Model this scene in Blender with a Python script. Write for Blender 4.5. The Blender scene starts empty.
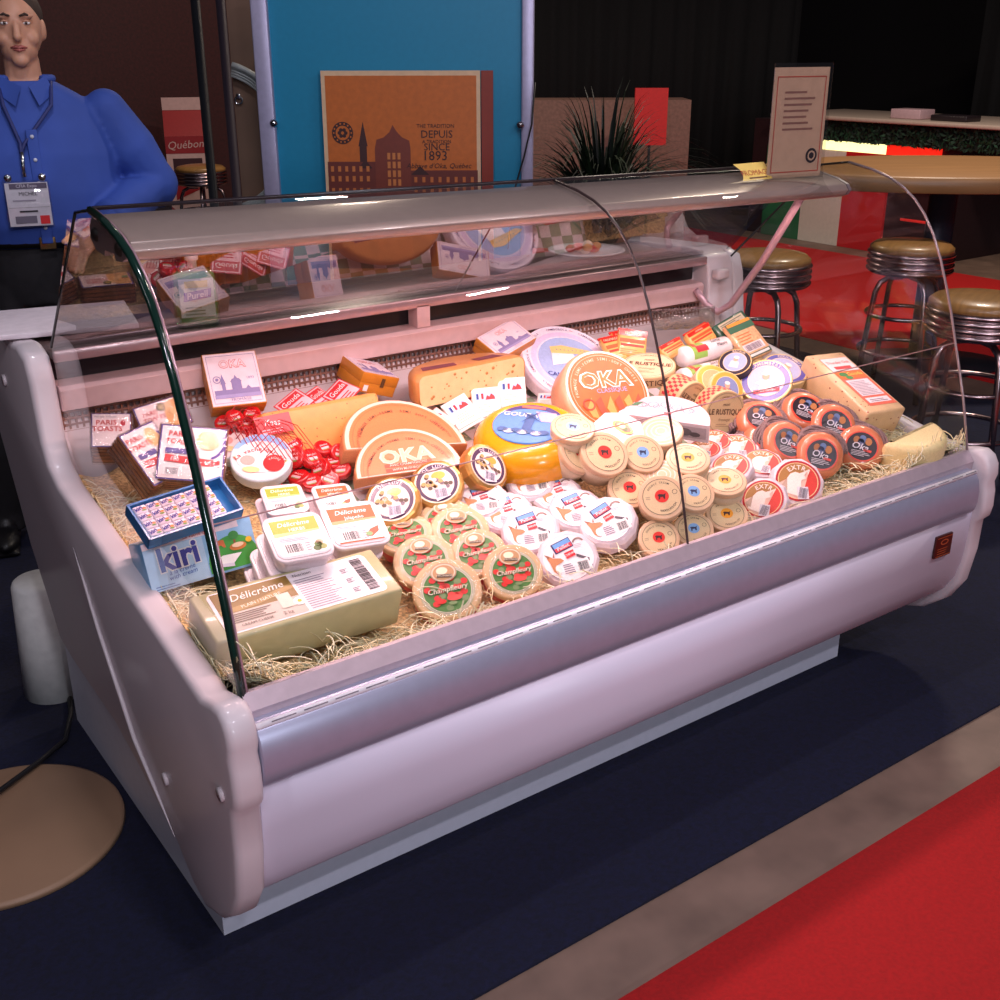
import bpy, bmesh, math, random
from mathutils import Vector as V, Matrix
random.seed(7)
S = bpy.context.scene
COL = S.collection
PI = math.pi

# ------------------------------------------------------------------ camera
F, CH = 1130.0, 1.65
yaw, pitch, roll = (math.radians(a) for a in (35.853, 21.951, -0.106))
FW = V((math.sin(yaw)*math.cos(pitch), math.cos(yaw)*math.cos(pitch), -math.sin(pitch)))
r0 = V((math.cos(yaw), -math.sin(yaw), 0)); u0 = r0.cross(FW)
RT = r0*math.cos(roll) + u0*math.sin(roll); UP = -r0*math.sin(roll) + u0*math.cos(roll)
CAMP = V((0, 0, CH))
cd = bpy.data.cameras.new('camera'); cam = bpy.data.objects.new('camera', cd); COL.objects.link(cam)
cd.sensor_width = 36; cd.lens = 36*F/1000
cam.matrix_world = Matrix(((RT.x, UP.x, -FW.x, 0), (RT.y, UP.y, -FW.y, 0), (RT.z, UP.z, -FW.z, CH), (0, 0, 0, 1)))
S.camera = cam
# ------------------------------------------------------------------ world, lights, exposure
S.view_settings.view_transform = 'Standard'; S.view_settings.look = 'None'
S.view_settings.exposure = 0.0; S.view_settings.gamma = 1.0; S.view_settings.use_curve_mapping = False
w = bpy.data.worlds.new('hall_ambience'); S.world = w; w.use_nodes = True
bg = w.node_tree.nodes['Background']; bg.inputs[0].default_value = (0.55, 0.5, 0.62, 1); bg.inputs[1].default_value = 0.07

def area(name, loc, aim, sx, sy, power, col):
    l = bpy.data.lights.new(name, 'AREA'); l.shape = 'RECTANGLE'; l.size = sx; l.size_y = sy
    l.energy = power; l.color = col
    o = bpy.data.objects.new(name, l); COL.objects.link(o); o.location = loc
    o.rotation_euler = (V(aim)-V(loc)).to_track_quat('-Z', 'Y').to_euler()
    return o
for dx in (-.55, .55):
    area('hall_and_fill_light', (0.5+dx, -1.6, 3.7), (1.4, 1.6, 0.6), 0.26, 0.06, 27, (0.93, 0.86, 1.0))
    area('hall_and_fill_light', (-0.9+dx*.8, -0.6, 3.4), (1.0, 1.7, 0.7), 0.24, 0.06, 9, (0.95, 0.88, 1.0))
    area('hall_and_fill_light', (3.2+dx, -0.6, 3.9), (2.2, 1.6, 0.5), 0.26, 0.06, 18, (1.0, 0.84, 0.9))
area('hall_and_fill_light', (-2.6, 2.0, 3.8), (0.4, 2.4, 0.4), 1.4, 0.1, 8, (0.95, 0.86, 0.95))
area('hall_and_fill_light', (0.8, 1.6, 4.6), (1.2, 4.4, 1.0), 0.3, 0.08, 34, (0.9, 0.88, 1.0))
area('hall_and_fill_light', (0.2, -3.4, 1.9), (1.5, 1.6, 0.1), 0.8, 0.4, 55, (0.84, 0.88, 1.0))  # low fill light added to brighten the plinth, no lamp stands there
area('hall_and_fill_light', (5.8, 3.4, 4.2), (6.2, 3.9, 0.0), 0.5, 0.2, 105, (1.0, 0.84, 0.7))
area('hall_and_fill_light', (4.2, 7.4, 4.2), (4.2, 7.6, 0.0), 0.4, 0.15, 60, (1.0, 0.8, 0.65))
# the display lamp under the canopy of the case
DECK_LAMP = area('case_lamp', (1.53, 1.955, 1.276), (1.53, 1.80, 0.72), 1.84, 0.04, 17, (1.0, 0.63, 0.63))

# ------------------------------------------------------------------ projection helpers (measured from the photograph)
def ray(px, py): return FW + RT*((px-500)/F) - UP*((py-500)/F)
DZ0, DY0, DS = 0.575, 1.57, 0.275
def deck(y): return DZ0 + DS*(y-DY0)
DN = V((0, -DS, 1)).normalized()
def at(px, py, lift=0.0):
    d = ray(px, py)                       # z = deck(y) + lift
    t = (deck(0)+lift-CH)/(d.z-DS*d.y)
    return CAMP + d*t
def aty(px, py, y): d = ray(px, py); return CAMP + d*(y/d.y)
def atx(px, py, x): d = ray(px, py); return CAMP + d*(x/d.x)
def atz(px, py, z): d = ray(px, py); return CAMP + d*((z-CH)/d.z)
def atd(px, py, dist): return CAMP + ray(px, py)*dist
def frame(c, x, y, n):
    m = Matrix.Identity(4)
    for i in range(3): m[i][0], m[i][1], m[i][2], m[i][3] = x[i], y[i], n[i], c[i]
    return m
def orient(c, aspect, phi, theta):
    """frame of a flat face seen with the given roundness (aspect), leaning towards screen angle phi, its writing along theta"""
    v = (CAMP-c).normalized()
    r = (RT - v*RT.dot(v)).normalized(); u = v.cross(r)
    p = math.radians(phi); th = math.radians(theta)
    n = v*aspect + (r*math.cos(p)+u*math.sin(p))*math.sqrt(max(0, 1-aspect*aspect))
    s = r*math.cos(th)+u*math.sin(th)
    x = (s - v*(s.dot(n)/v.dot(n))).normalized()
    return x, n.cross(x), n
GLASS = [(1.556, .650), (1.592, .80), (1.637, .94), (1.688, 1.09), (1.746, 1.22), (1.855, 1.335), (2.035, 1.386)]
def glass_y(z):
    if z <= GLASS[0][1]: return 1.568
    for (y0, z0), (y1, z1) in zip(GLASS, GLASS[1:]):
        if z <= z1: return y0+(y1-y0)*(z-z0)/(z1-z0)
    return 2.04
SOLID = []                                 # round goods already standing: centre, axes, radius, thickness
def body_pts(c, x, y, n, r, t):
    return [c+(x*math.cos(a)+y*math.sin(a))*r*q-n*t*h for a in [k*PI/8 for k in range(16)] for q, h in ((.92, .02), (.97, .5), (.9, .98))]+[c-n*t*h for h in (.05, .5, .95)]
def inside(p, s, tol=.0015):
    d = p-s[0]; h = -d.dot(s[3])
    return tol < h < s[5]-tol and (d+s[3]*h).length < s[4]*.97-tol
def disc_pose(px, py, wpx, aspect, phi, theta=8, t=.3, up=0.0, solve=True):
    """round thing at a place in the heap: rests on the deck, then moves back until it touches neither glass nor neighbour"""
    def pose(extra):
        lift = .05
        for _ in range(6):
            c = at(px, py, lift); wm = wpx*(c-CAMP).dot(FW)/F
            x, y, n = orient(c, aspect, phi, theta)
            k = max(-1, min(1, n.dot(DN)))
            lift = wm/2*math.sqrt(1-k*k) + t*wm*max(k, 0) + up + extra + .003
        me = (c, x, y, n, wm/2, t*wm); pts = body_pts(*me)
        return me, wm, pts, any(p.y < glass_y(p.z)+.006 for p in pts)
    extra = 0.0
    me, wm, pts, out = pose(extra)
    while out and extra > -.06: extra -= .003; me, wm, pts, out = pose(extra)
    lim = extra-.026
    while solve and extra > lim:
        if not any(inside(p, s) for s in SOLID for p in pts) and not any(inside(p, me) for s in SOLID if (s[0]-me[0]).length < .3 for p in body_pts(*s)): break
        extra -= .003; me, wm, pts, out = pose(extra)
    c, x, y, n = me[:4]
    SOLID.append(me)
    return frame(c, x*wm, y*wm, n*wm)
def quad_pose(tl, tr, bl):
    """frame at the centre of a flat rectangle from three corners (px, py, lift) -> matrix, width, height"""
    a, b, c = at(*tl), at(*tr), at(*bl)
    x = (b-a); W = x.length; x.normalize()
    y = (a-c); y = y - x*y.dot(x); Hh = y.length; y.normalize()
    return frame(a + x*W/2 - y*Hh/2, x, y, x.cross(y)), W, Hh

# ------------------------------------------------------------------ materials
MATS = {}
def lin(c): return tuple(((v/255)/12.92 if v <= 10 else (((v/255)+.055)/1.055)**2.4) for v in c)
def mat(r, g, b, rough=.5, metal=0.0, bump=0.0, scale=40.0, var=.06, coat=0.0, sss=0.0, spots=None, emit=0.0, stretch=None):
    key = (r, g, b, rough, metal, bump, scale, var, coat, sss, spots, emit, stretch)
    if key in MATS: return MATS[key]
    m = bpy.data.materials.new('surface_%d_%d_%d' % (r, g, b)); m.use_nodes = True
    nt = m.node_tree; p = nt.nodes['Principled BSDF']
    c = lin((r, g, b))
    tc = nt.nodes.new('ShaderNodeTexCoord')
    no = nt.nodes.new('ShaderNodeTexNoise'); no.inputs['Scale'].default_value = scale; no.inputs['Detail'].default_value = 3
    src = tc.outputs['Object']
    if stretch:
        mp = nt.nodes.new('ShaderNodeMapping'); mp.inputs['Scale'].default_value = stretch
        nt.links.new(src, mp.inputs[0]); src = mp.outputs[0]
    nt.links.new(src, no.inputs['Vector'])
    cr = nt.nodes.new('ShaderNodeValToRGB')
    cr.color_ramp.elements[0].position = .3; cr.color_ramp.elements[1].position = .7
    cr.color_ramp.elements[0].color = (*[max(0, v*(1-var)) for v in c], 1)
    cr.color_ramp.elements[1].color = (*[min(1, v*(1+var)) for v in c], 1)
    nt.links.new(no.outputs['Fac'], cr.inputs[0]); out = cr.outputs[0]
    if spots:
        sc, th, sr, sg, sb = spots
        vo = nt.nodes.new('ShaderNodeTexVoronoi'); vo.inputs['Scale'].default_value = sc
        nt.links.new(tc.outputs['Object'], vo.inputs['Vector'])
        lt = nt.nodes.new('ShaderNodeMath'); lt.operation = 'LESS_THAN'; lt.inputs[1].default_value = th
        nt.links.new(vo.outputs['Distance'], lt.inputs[0])
        mx = nt.nodes.new('ShaderNodeMix'); mx.data_type = 'RGBA'
        nt.links.new(lt.outputs[0], mx.inputs[0]); nt.links.new(out, mx.inputs[6]); mx.inputs[7].default_value = (*lin((sr, sg, sb)), 1)
        out = mx.outputs[2]
    nt.links.new(out, p.inputs['Base Color'])
    p.inputs['Roughness'].default_value = rough; p.inputs['Metallic'].default_value = metal
    if coat: p.inputs['Coat Weight'].default_value = coat; p.inputs['Coat Roughness'].default_value = .08
    if sss:
        p.inputs['Subsurface Weight'].default_value = sss; p.inputs['Subsurface Radius'].default_value = (.02, .01, .005); p.inputs['Subsurface Scale'].default_value = .3
    if emit: nt.links.new(out, p.inputs['Emission Color']); p.inputs['Emission Strength'].default_value = emit
    if bump:
        bp = nt.nodes.new('ShaderNodeBump'); bp.inputs['Strength'].default_value = bump; bp.inputs['Distance'].default_value = .004
        nt.links.new(no.outputs['Fac'], bp.inputs['Height']); nt.links.new(bp.outputs[0], p.inputs['Normal'])
    MATS[key] = m; return m
def glassy(name, tint=(1, 1, 1), refl=1.0, base=0.0, rough=0.0, bump=0.0):
    if name in MATS: return MATS[name]
    m = bpy.data.materials.new(name); m.use_nodes = True; nt = m.node_tree
    nt.nodes.remove(nt.nodes['Principled BSDF']); o = nt.nodes['Material Output']
    tr = nt.nodes.new('ShaderNodeBsdfTransparent'); tr.inputs[0].default_value = (*tint, 1)
    gl = nt.nodes.new('ShaderNodeBsdfGlossy'); gl.inputs['Roughness'].default_value = rough
    lw = nt.nodes.new('ShaderNodeLayerWeight'); lw.inputs['Blend'].default_value = .5
    fr = nt.nodes.new('ShaderNodeMath'); fr.operation = 'POWER'; fr.inputs[1].default_value = 5
    nt.links.new(lw.outputs['Facing'], fr.inputs[0])
    ma = nt.nodes.new('ShaderNodeMath'); ma.operation = 'MULTIPLY_ADD'; ma.use_clamp = True
    ma.inputs[1].default_value = refl; ma.inputs[2].default_value = .06+base
    nt.links.new(fr.outputs[0], ma.inputs[0])
    mx = nt.nodes.new('ShaderNodeMixShader')
    nt.links.new(ma.outputs[0], mx.inputs[0]); nt.links.new(tr.outputs[0], mx.inputs[1]); nt.links.new(gl.outputs[0], mx.inputs[2])
    nt.links.new(mx.outputs[0], o.inputs[0])
    if bump:
        no = nt.nodes.new('ShaderNodeTexNoise'); no.inputs['Scale'].default_value = 14; no.inputs['Detail'].default_value = 4
        tc = nt.nodes.new('ShaderNodeTexCoord'); nt.links.new(tc.outputs['Object'], no.inputs['Vector'])
        bp = nt.nodes.new('ShaderNodeBump'); bp.inputs['Strength'].default_value = bump; bp.inputs['Distance'].default_value = .05
        nt.links.new(no.outputs['Fac'], bp.inputs['Height']); nt.links.new(bp.outputs[0], gl.inputs['Normal'])
    MATS[name] = m; return m

WHITE = mat(245, 240, 238, .4); BLACK = mat(22, 20, 22, .45); CHROME = mat(205, 205, 210, .12, 1.0, var=.02)
INK = mat(45, 40, 48, .5); GREY = mat(150, 145, 150, .5); RED = mat(215, 30, 28, .4); PAPER = mat(244, 236, 240, .45)

# ------------------------------------------------------------------ mesh builder
GLY = {}
def glyphs(s, bold):
    k = (s, bold)
    if k in GLY: return GLY[k]
    c = bpy.data.curves.new('lettering', 'FONT'); c.body = s; c.align_x = 'CENTER'; c.align_y = 'CENTER'; c.size = 1; c.resolution_u = 2; c.offset = bold
    o = bpy.data.objects.new('lettering', c); COL.objects.link(o)
    dg = bpy.context.evaluated_depsgraph_get()
    me = bpy.data.meshes.new_from_object(o.evaluated_get(dg))
    r = ([(v.co.x, v.co.y) for v in me.vertices], [tuple(p.vertices) for p in me.polygons])
    bpy.data.objects.remove(o); bpy.data.curves.remove(c); bpy.data.meshes.remove(me)
    GLY[k] = r; return r
class MB:
    """collects shapes; build() links them as ONE mesh object"""
    def __init__(s): s.v = []; s.f = []; s.m = []; s.sm = []; s.mats = []; s.M = Matrix.Identity(4); s.L = .0006
    def mi(s, m):
        if m not in s.mats: s.mats.append(m)
        return s.mats.index(m)
    def add(s, vs, fs, m, smooth=False):
        b = len(s.v); i = s.mi(m)
        s.v += [tuple(s.M @ V(p)) for p in vs]
        for f in fs: s.f.append(tuple(b+k for k in f)); s.m.append(i); s.sm.append(smooth)
        return s
    def box(s, x0, x1, y0, y1, z0, z1, m, bev=0.0, seg=2):
        if not bev:
            vs = [(x, y, z) for x in (x0, x1) for y in (y0, y1) for z in (z0, z1)]
            return s.add(vs, [(0, 1, 3, 2), (4, 6, 7, 5), (0, 4, 5, 1), (2, 3, 7, 6), (0, 2, 6, 4), (1, 5, 7, 3)], m)
        bm = bmesh.new(); bmesh.ops.create_cube(bm, size=1)
        for v in bm.verts: v.co = V(((x0+x1)/2+v.co.x*(x1-x0), (y0+y1)/2+v.co.y*(y1-y0), (z0+z1)/2+v.co.z*(z1-z0)))
        bmesh.ops.bevel(bm, geom=bm.edges[:], offset=bev, segments=seg, affect='EDGES', profile=.5)
        return s.bm(bm, m, True)
    def bm(s, bm, m, smooth=False):
        bm.verts.index_update()
        s.add([v.co for v in bm.verts], [[v.index for v in f.verts] for f in bm.faces], m, smooth); bm.free(); return s
    def lathe(s, prof, m, n=40, poly=None, smooth=True, caps=True):
        """prof = [(r, z)], first is the top; about z"""
        vs = []; fs = []
        for r, z in prof:
            for k in range(n):
                a = 2*PI*(k+.5)/n if poly else 2*PI*k/n
                vs.append((r*math.cos(a), r*math.sin(a), z))
        for i in range(len(prof)-1):
            for k in range(n): fs.append((i*n+k, (i+1)*n+k, (i+1)*n+(k+1) % n, i*n+(k+1) % n))
        if caps: fs.append(tuple(range(n))); fs.append(tuple(reversed(range((len(prof)-1)*n, len(prof)*n))))
        return s.add(vs, fs, m, smooth)
    def prism(s, poly, z0, z1, m, smooth=False, bev=0.0):
        if bev:
            bm = bmesh.new(); n = len(poly)
            a = [bm.verts.new((x, y, z0)) for x, y in poly]; b = [bm.verts.new((x, y, z1)) for x, y in poly]
            bm.faces.new(list(reversed(a))); bm.faces.new(b)
            for k in range(n): bm.faces.new((a[k], a[(k+1) % n], b[(k+1) % n], b[k]))
            bm.normal_update()
            ed = [e for e in bm.edges if abs(e.verts[0].co.z-e.verts[1].co.z) < 1e-6]
            bmesh.ops.bevel(bm, geom=ed, offset=bev, segments=3, affect='EDGES', profile=.5)
            return s.bm(bm, m, smooth)
        n = len(poly); vs = [(x, y, z0) for x, y in poly]+[(x, y, z1) for x, y in poly]
        return s.add(vs, [tuple(reversed(range(n))), tuple(range(n, 2*n))]+[(k, (k+1) % n, n+(k+1) % n, n+k) for k in range(n)], m, smooth)
    def tube(s, pts, r, m, n=8, cap=True):
        pts = [V(p) for p in pts]; rs = r if isinstance(r, (list, tuple)) else [r]*len(pts)
        vs = []; fs = []; prev = None
        for i, p in enumerate(pts):
            t = (pts[min(i+1, len(pts)-1)]-pts[max(i-1, 0)]).normalized()
            if prev is None: prev = t.orthogonal().normalized()
            a = (prev-t*prev.dot(t)).normalized(); prev = a; b = t.cross(a)
            for k in range(n): q = 2*PI*k/n; vs.append(p+(a*math.cos(q)+b*math.sin(q))*rs[i])
        for i in range(len(pts)-1):
            for k in range(n): fs.append((i*n+k, i*n+(k+1) % n, (i+1)*n+(k+1) % n, (i+1)*n+k))
        if cap: fs.append(tuple(reversed(range(n)))); fs.append(tuple(range((len(pts)-1)*n, len(pts)*n)))
        return s.add(vs, fs, m, True)
    def ball(s, c, rx, ry, rz, m, nu=16, nv=10):
        vs = []; fs = []
        for j in range(1, nv):
            for k in range(nu):
                a = 2*PI*k/nu; b = PI*j/nv
                vs.append((c[0]+rx*math.sin(b)*math.cos(a), c[1]+ry*math.sin(b)*math.sin(a), c[2]+rz*math.cos(b)))
        t = len(vs); vs += [(c[0], c[1], c[2]+rz), (c[0], c[1], c[2]-rz)]
        for j in range(nv-2):
            for k in range(nu): fs.append((j*nu+k, (j+1)*nu+k, (j+1)*nu+(k+1) % nu, j*nu+(k+1) % nu))
        for k in range(nu): fs.append((t, k, (k+1) % nu)); fs.append((t+1, (nv-2)*nu+(k+1) % nu, (nv-2)*nu+k))
        return s.add(vs, fs, m, True)
    # flat printing: layer l lies l*L above z = 0 of the current frame
    def disc(s, cx, cy, rx, ry, m, l=1, n=36, a0=0, a1=360):
        full = a1-a0 >= 360
        vs = [(cx+rx*math.cos(math.radians(a0+(a1-a0)*k/n)), cy+ry*math.sin(math.radians(a0+(a1-a0)*k/n)), l*s.L) for k in range(n if full else n+1)]
        return s.add(vs, [tuple(range(len(vs)))], m)
    def ring(s, cx, cy, r0, r1, m, l=1, n=40, a0=0, a1=360, sq=1.0):
        vs = []; fs = []
        for k in range(n+1):
            a = math.radians(a0+(a1-a0)*k/n)
            vs += [(cx+r0*math.cos(a), cy+r0*sq*math.sin(a), l*s.L), (cx+r1*math.cos(a), cy+r1*sq*math.sin(a), l*s.L)]
        for k in range(n): fs.append((2*k, 2*k+1, 2*k+3, 2*k+2))
        return s.add(vs, fs, m)
    def rect(s, x0, x1, y0, y1, m, l=1, rot=0):
        cx, cy = (x0+x1)/2, (y0+y1)/2; c, d = math.cos(math.radians(rot)), math.sin(math.radians(rot))
        ps = [(x0, y0), (x1, y0), (x1, y1), (x0, y1)]
        return s.add([(cx+(x-cx)*c-(y-cy)*d, cy+(x-cx)*d+(y-cy)*c, l*s.L) for x, y in ps], [(0, 1, 2, 3)], m)
    def poly(s, pts, m, l=1): return s.add([(x, y, l*s.L) for x, y in pts], [tuple(range(len(pts)))], m)
    def text(s, t, cx, cy, h, m, l=2, rot=0, bold=.0, shear=0.0, wide=1.0):
        vs, fs = glyphs(t, bold); c, d = math.cos(math.radians(rot)), math.sin(math.radians(rot))
        o = []
        for x, y in vs:
            x = (x+y*shear)*h*wide; y = y*h
            o.append((cx+x*c-y*d, cy+x*d+y*c, l*s.L))
        return s.add(o, fs, m)
    def arc(s, t, cx, cy, r, a_mid, h, m, l=2, bold=.0, inward=False, step=None):
        st = step or math.degrees(h*.72/r); n = len(t)
        for i, ch in enumerate(t):
            if ch == ' ': continue
            k = (i-(n-1)/2)*st
            a = a_mid - k if not inward else a_mid + k
            q = math.radians(a)
            s.text(ch, cx+r*math.cos(q), cy+r*math.sin(q), h, m, l, rot=(a-90 if not inward else a+90), bold=bold)
        return s
    def lines(s, x0, x1, y0, y1, n, m, l=2, fill=.45):
        st = (y1-y0)/n; rnd = random.Random(int(abs(x0*1e5)+n))
        for k in range(n): s.rect(x0, x1-(x1-x0)*rnd.random()*.35, y0+k*st, y0+(k+fill)*st, m, l)
        return s
    def bars(s, x0, x1, y0, y1, n, m, l=3, vertical=True):
        rnd = random.Random(n); st = ((x1-x0) if vertical else (y1-y0))/n
        for k in range(n):
            wd = st*(.3+.5*rnd.random())
            if vertical: s.rect(x0+k*st, x0+k*st+wd, y0, y1, m, l)
            else: s.rect(x0, x1, y0+k*st, y0+k*st+wd, m, l)
        return s
    def build(s, name, parent=None, bevel=0.0, **props):
        me = bpy.data.meshes.new(name); me.from_pydata(s.v, [], s.f); me.validate()
        for m in s.mats: me.materials.append(m)
        if len(me.polygons) == len(s.m):
            me.polygons.foreach_set('material_index', s.m); me.polygons.foreach_set('use_smooth', s.sm)
        o = bpy.data.objects.new(name, me); COL.objects.link(o)
        if parent: o.parent = parent
        if bevel:
            b = o.modifiers.new('bevel', 'BEVEL'); b.width = bevel; b.segments = 3; b.limit_method = 'ANGLE'
        for k, v in props.items(): o[k] = v
        return o
def thing(name, label, cat, M=None, group=None):
    o = bpy.data.objects.new(name, None); COL.objects.link(o); o.empty_display_size = .05
    if M is not None: o.matrix_world = M
    o['label'] = label; o['category'] = cat
    if group: o['group'] = group
    return o
def copy_tree(o, parent=None):
    c = o.copy(); COL.objects.link(c)
    if parent: c.parent = parent
    for ch in [k for k in bpy.data.objects if k.parent == o]: copy_tree(ch, c)
    return c
class Kind:
    """one prototype with its parts; every further one is a copied tree"""
    def __init__(s, root): s.root = root; s.used = False; s.group = root.get('group')
    def put(s, M, label):
        o = s.root if not s.used else copy_tree(s.root)
        s.used = True; o.matrix_world = M; o['label'] = label; return o
def T(*a): return Matrix.Translation(a)
def RZ(d): return Matrix.Rotation(math.radians(d), 4, 'Z')
def tag(o, label, cat, group=None):
    o['label'] = label; o['category'] = cat
    if group: o['group'] = group
    return o
def structure(o): o['kind'] = 'structure'; return o
def circle(r, n, a0=0, a1=360, cx=0, cy=0, close=False):
    k = n if a1-a0 >= 360 else n+1
    return [(cx+r*math.cos(math.radians(a0+(a1-a0)*i/n)), cy+r*math.sin(math.radians(a0+(a1-a0)*i/n))) for i in range(k)]
def smooth_obj(o, voxel, it=6, fac=.5):
    """fuse the overlapping shapes of a mesh into one continuous surface"""
    r = o.modifiers.new('fuse', 'REMESH'); r.mode = 'VOXEL'; r.voxel_size = voxel; r.use_smooth_shade = True
    q = o.modifiers.new('smooth', 'SMOOTH'); q.iterations = it; q.factor = fac
    dg = bpy.context.evaluated_depsgraph_get(); me = bpy.data.meshes.new_from_object(o.evaluated_get(dg))
    o.modifiers.clear(); old = o.data; ms = list(old.materials); o.data = me
    if not me.materials:
        for m in ms: me.materials.append(m)
    for p in me.polygons: p.use_smooth = True
    return o
# ================================================================== SETTING
conc = mat(128, 104, 90, .55, bump=.25, scale=6, var=.25)
fl = MB().box(-9, 20, -6, 20, -.1, -.002, conc).build('floor'); structure(fl)
hallwall = mat(40, 30, 34, .8, var=.2, scale=2)
structure(MB().box(-9, 20, 15.0, 15.2, -.002, 7, hallwall).build('wall_back'))
structure(MB().box(14.5, 14.7, -6, 15, -.002, 7, mat(24, 20, 24, .8)).build('wall_right'))
structure(MB().box(-9.2, -9.0, -6, 15, -.002, 7, hallwall).build('wall_left'))

def carpet(x0, x1, y0, y1, m, label, h=.006):
    b = MB().box(x0, x1, y0, y1, -.001, h, m)
    return tag(b.build('carpet'), label, 'carpet')
carpet(-2.8, 5.14, 1.33, 9.2, mat(9, 13, 42, .95, bump=.5, scale=90, var=.35), 'navy blue carpet under the white display case')
redc = mat(196, 12, 12, .95, bump=.4, scale=120, var=.12)
carpet(5.44, 8.0, -4.0, 14.0, redc, 'long red carpet under the bar stools behind the case')
carpet(-2.8, 5.1, -3.5, 1.168, mat(158, 8, 10, .95, bump=.4, scale=120, var=.12), 'red carpet corner in front of the case, beyond the strip of bare concrete')

# ================================================================== DISPLAY CASE
XL, XR = 0.595, 2.645          # inner faces of the two end panels
shell = mat(214, 204, 208, .42, var=.02, scale=5, coat=.15); alu = mat(170, 172, 194, .34, .35, var=.03); front_white = mat(228, 222, 240, .38, var=.02, scale=4)
rose_steel = mat(226, 192, 192, .35, .1, var=.05)
case = thing('display_case', 'long white refrigerated display case with curved glass front, full of cheese', 'display case', T(0, 0, 0))
PANEL = [(1.60, .648), (1.555, .66), (1.525, .664), (1.503, .652), (1.49, .63), (1.486, .60), (1.492, .578), (1.486, .555), (1.484, .51), (1.489, .483), (1.505, .466), (1.507, .38), (1.522, .28), (1.56, .215), (1.62, .165), (1.70, .135), (1.76, .15), (1.834, .205), (2.018, .268), (2.154, .303), (2.454, .32), (2.539, .335), (2.60, .42), (2.69, .53), (2.737, .63), (2.86, .86), (2.93, 1.0), (2.91, 1.04), (2.62, 1.056), (2.50, 1.062), (2.445, 1.045), (2.425, .99), (2.41, .87), (2.385, .825), (2.33, .795), (1.86, .70)]
def end_panel(x0, x1, outer):
    b = MB(); b.M = Matrix(((0, 0, 1, 0), (1, 0, 0, 0), (0, 1, 0, 0), (0, 0, 0, 1)))
    b.prism(PANEL, x0, x1, shell, True, bev=.014)
    o = b.build('end_panel', case)
    s = MB()                                             # raised swoosh and screw caps on the outer face
    xo = x0-.004 if outer < 0 else x1+.004
    pts = [(xo-outer*.001, y, z) for y, z in ((2.263, .68), (2.22, .62), (2.16, .529), (2.066, .417), (2.009, .345), (1.929, .292), (1.825, .222))]
    s.tube(pts, [.0005, .003, .0045, .005, .005, .004, .0005], shell, 6); s.build('panel_rib', o)
    for y, z in ((1.842, .346), (1.543, .49), (2.653, .95)):
        k = MB(); k.M = T(xo-outer*.002, y, z) @ Matrix.Rotation(PI/2, 4, 'Y'); k.lathe([(.011, .004), (.013, .002), (.013, -.003)], shell, 16); k.build('screw_cap', o)
    return o
end_panel(XL-.055, XL, -1); end_panel(XR, XR+.055, 1)
def along(prof, x0, x1, m, smooth=False):
    b = MB(); b.M = Matrix(((0, 0, 1, 0), (1, 0, 0, 0), (0, 1, 0, 0), (0, 0, 0, 1))); return b.prism(prof, x0, x1, m, smooth)
e = .001
along([(1.75, .182), (1.65, .190), (1.60, .213), (1.56, .251), (1.535, .295), (1.522, .345), (1.517, .40), (1.513, .505), (1.54, .505), (1.54, .60), (1.6, .60), (1.75, .55), (1.78, .182)], XL+e, XR-e, front_white, True).build('front_panel', case)
bump = along([(1.545, .617), (1.522, .618), (1.508, .612), (1.497, .594), (1.491, .565), (1.491, .535), (1.496, .512), (1.506, .50), (1.545, .50)], XL+e, XR-.02, alu, True).build('bumper', case, bevel=.004)
st = MB()
st.tube([(XL+.004, 1.5115, .6145), (XR-.022, 1.5115, .6145)], .0062, mat(244, 242, 248, .35), 8)
for k in range(34):
    x = XL+.03+k*.059; st.tube([(x, 1.506, .6185), (x+.044, 1.506, .6185)], .0011, mat(120, 118, 130, .4), 5)
st.build('bumper_stripe', bump)
along([(1.535, .625), (1.533, .632), (1.552, .657), (1.562, .657), (1.565, .60), (1.535, .60)], XL+e, XR-e, mat(190, 172, 180, .35, .3), False).build('front_rail', case)
along([(1.75, .007), (1.75, .225), (1.85, .25), (2.15, .32), (2.71, .36), (2.71, .007)], .586, 2.468, mat(214, 216, 230, .4, var=.03), False).build('plinth', case)
along([(1.79, .16), (1.79, .46), (2.41, .65), (2.43, .80), (2.50, 1.03), (2.78, 1.03), (2.70, .68), (2.55, .36), (2.15, .31)], XL+e, XR-e, shell, False).build('case_body', case)
along([(1.566, .50), (1.566, deck(1.566)-.075), (2.44, deck(2.44)-.075), (2.44, .66), (1.75, .48)], XL+e, XR-e, mat(170, 150, 130, .6), False).build('display_deck', case)
# back of the inside: perforated grille, rose steel ledge, dark slot, counter
g = MB(); gm = mat(150, 112, 100, .4, .3)
g.box(XL+.002, XR-.002, 2.462, 2.47, .79, .925, mat(16, 12, 14, .7))
n = 140
for k in range(n+1):
    x = XL+.004+(XR-XL-.016)*k/n; g.box(x, x+.0050, 2.452, 2.459, .79, .925, gm)
for k in range(10): z = .793+k*.0145; g.box(XL+.002, XR-.002, 2.451, 2.4585, z, z+.0045, gm)
g.build('air_grille', case)
along([(2.425, .922), (2.422, .968), (2.43, .976), (2.50, .980), (2.50, .922)], XL+.002, XR-.125, rose_steel, False).build('back_ledge', case, bevel=.002)
sl = MB().box(XL+.002, XR-.125, 2.475, 2.49, .98, 1.03, mat(14, 10, 12, .25)); sl.build('slot_backing', case)
for x in (1.515,): MB().box(x-.019, x+.019, 2.428, 2.472, .978, 1.034, rose_steel).build('slot_post', case)
gran = mat(112, 92, 88, .3, var=.5, scale=110, spots=(190, .28, 60, 46, 46))
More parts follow.
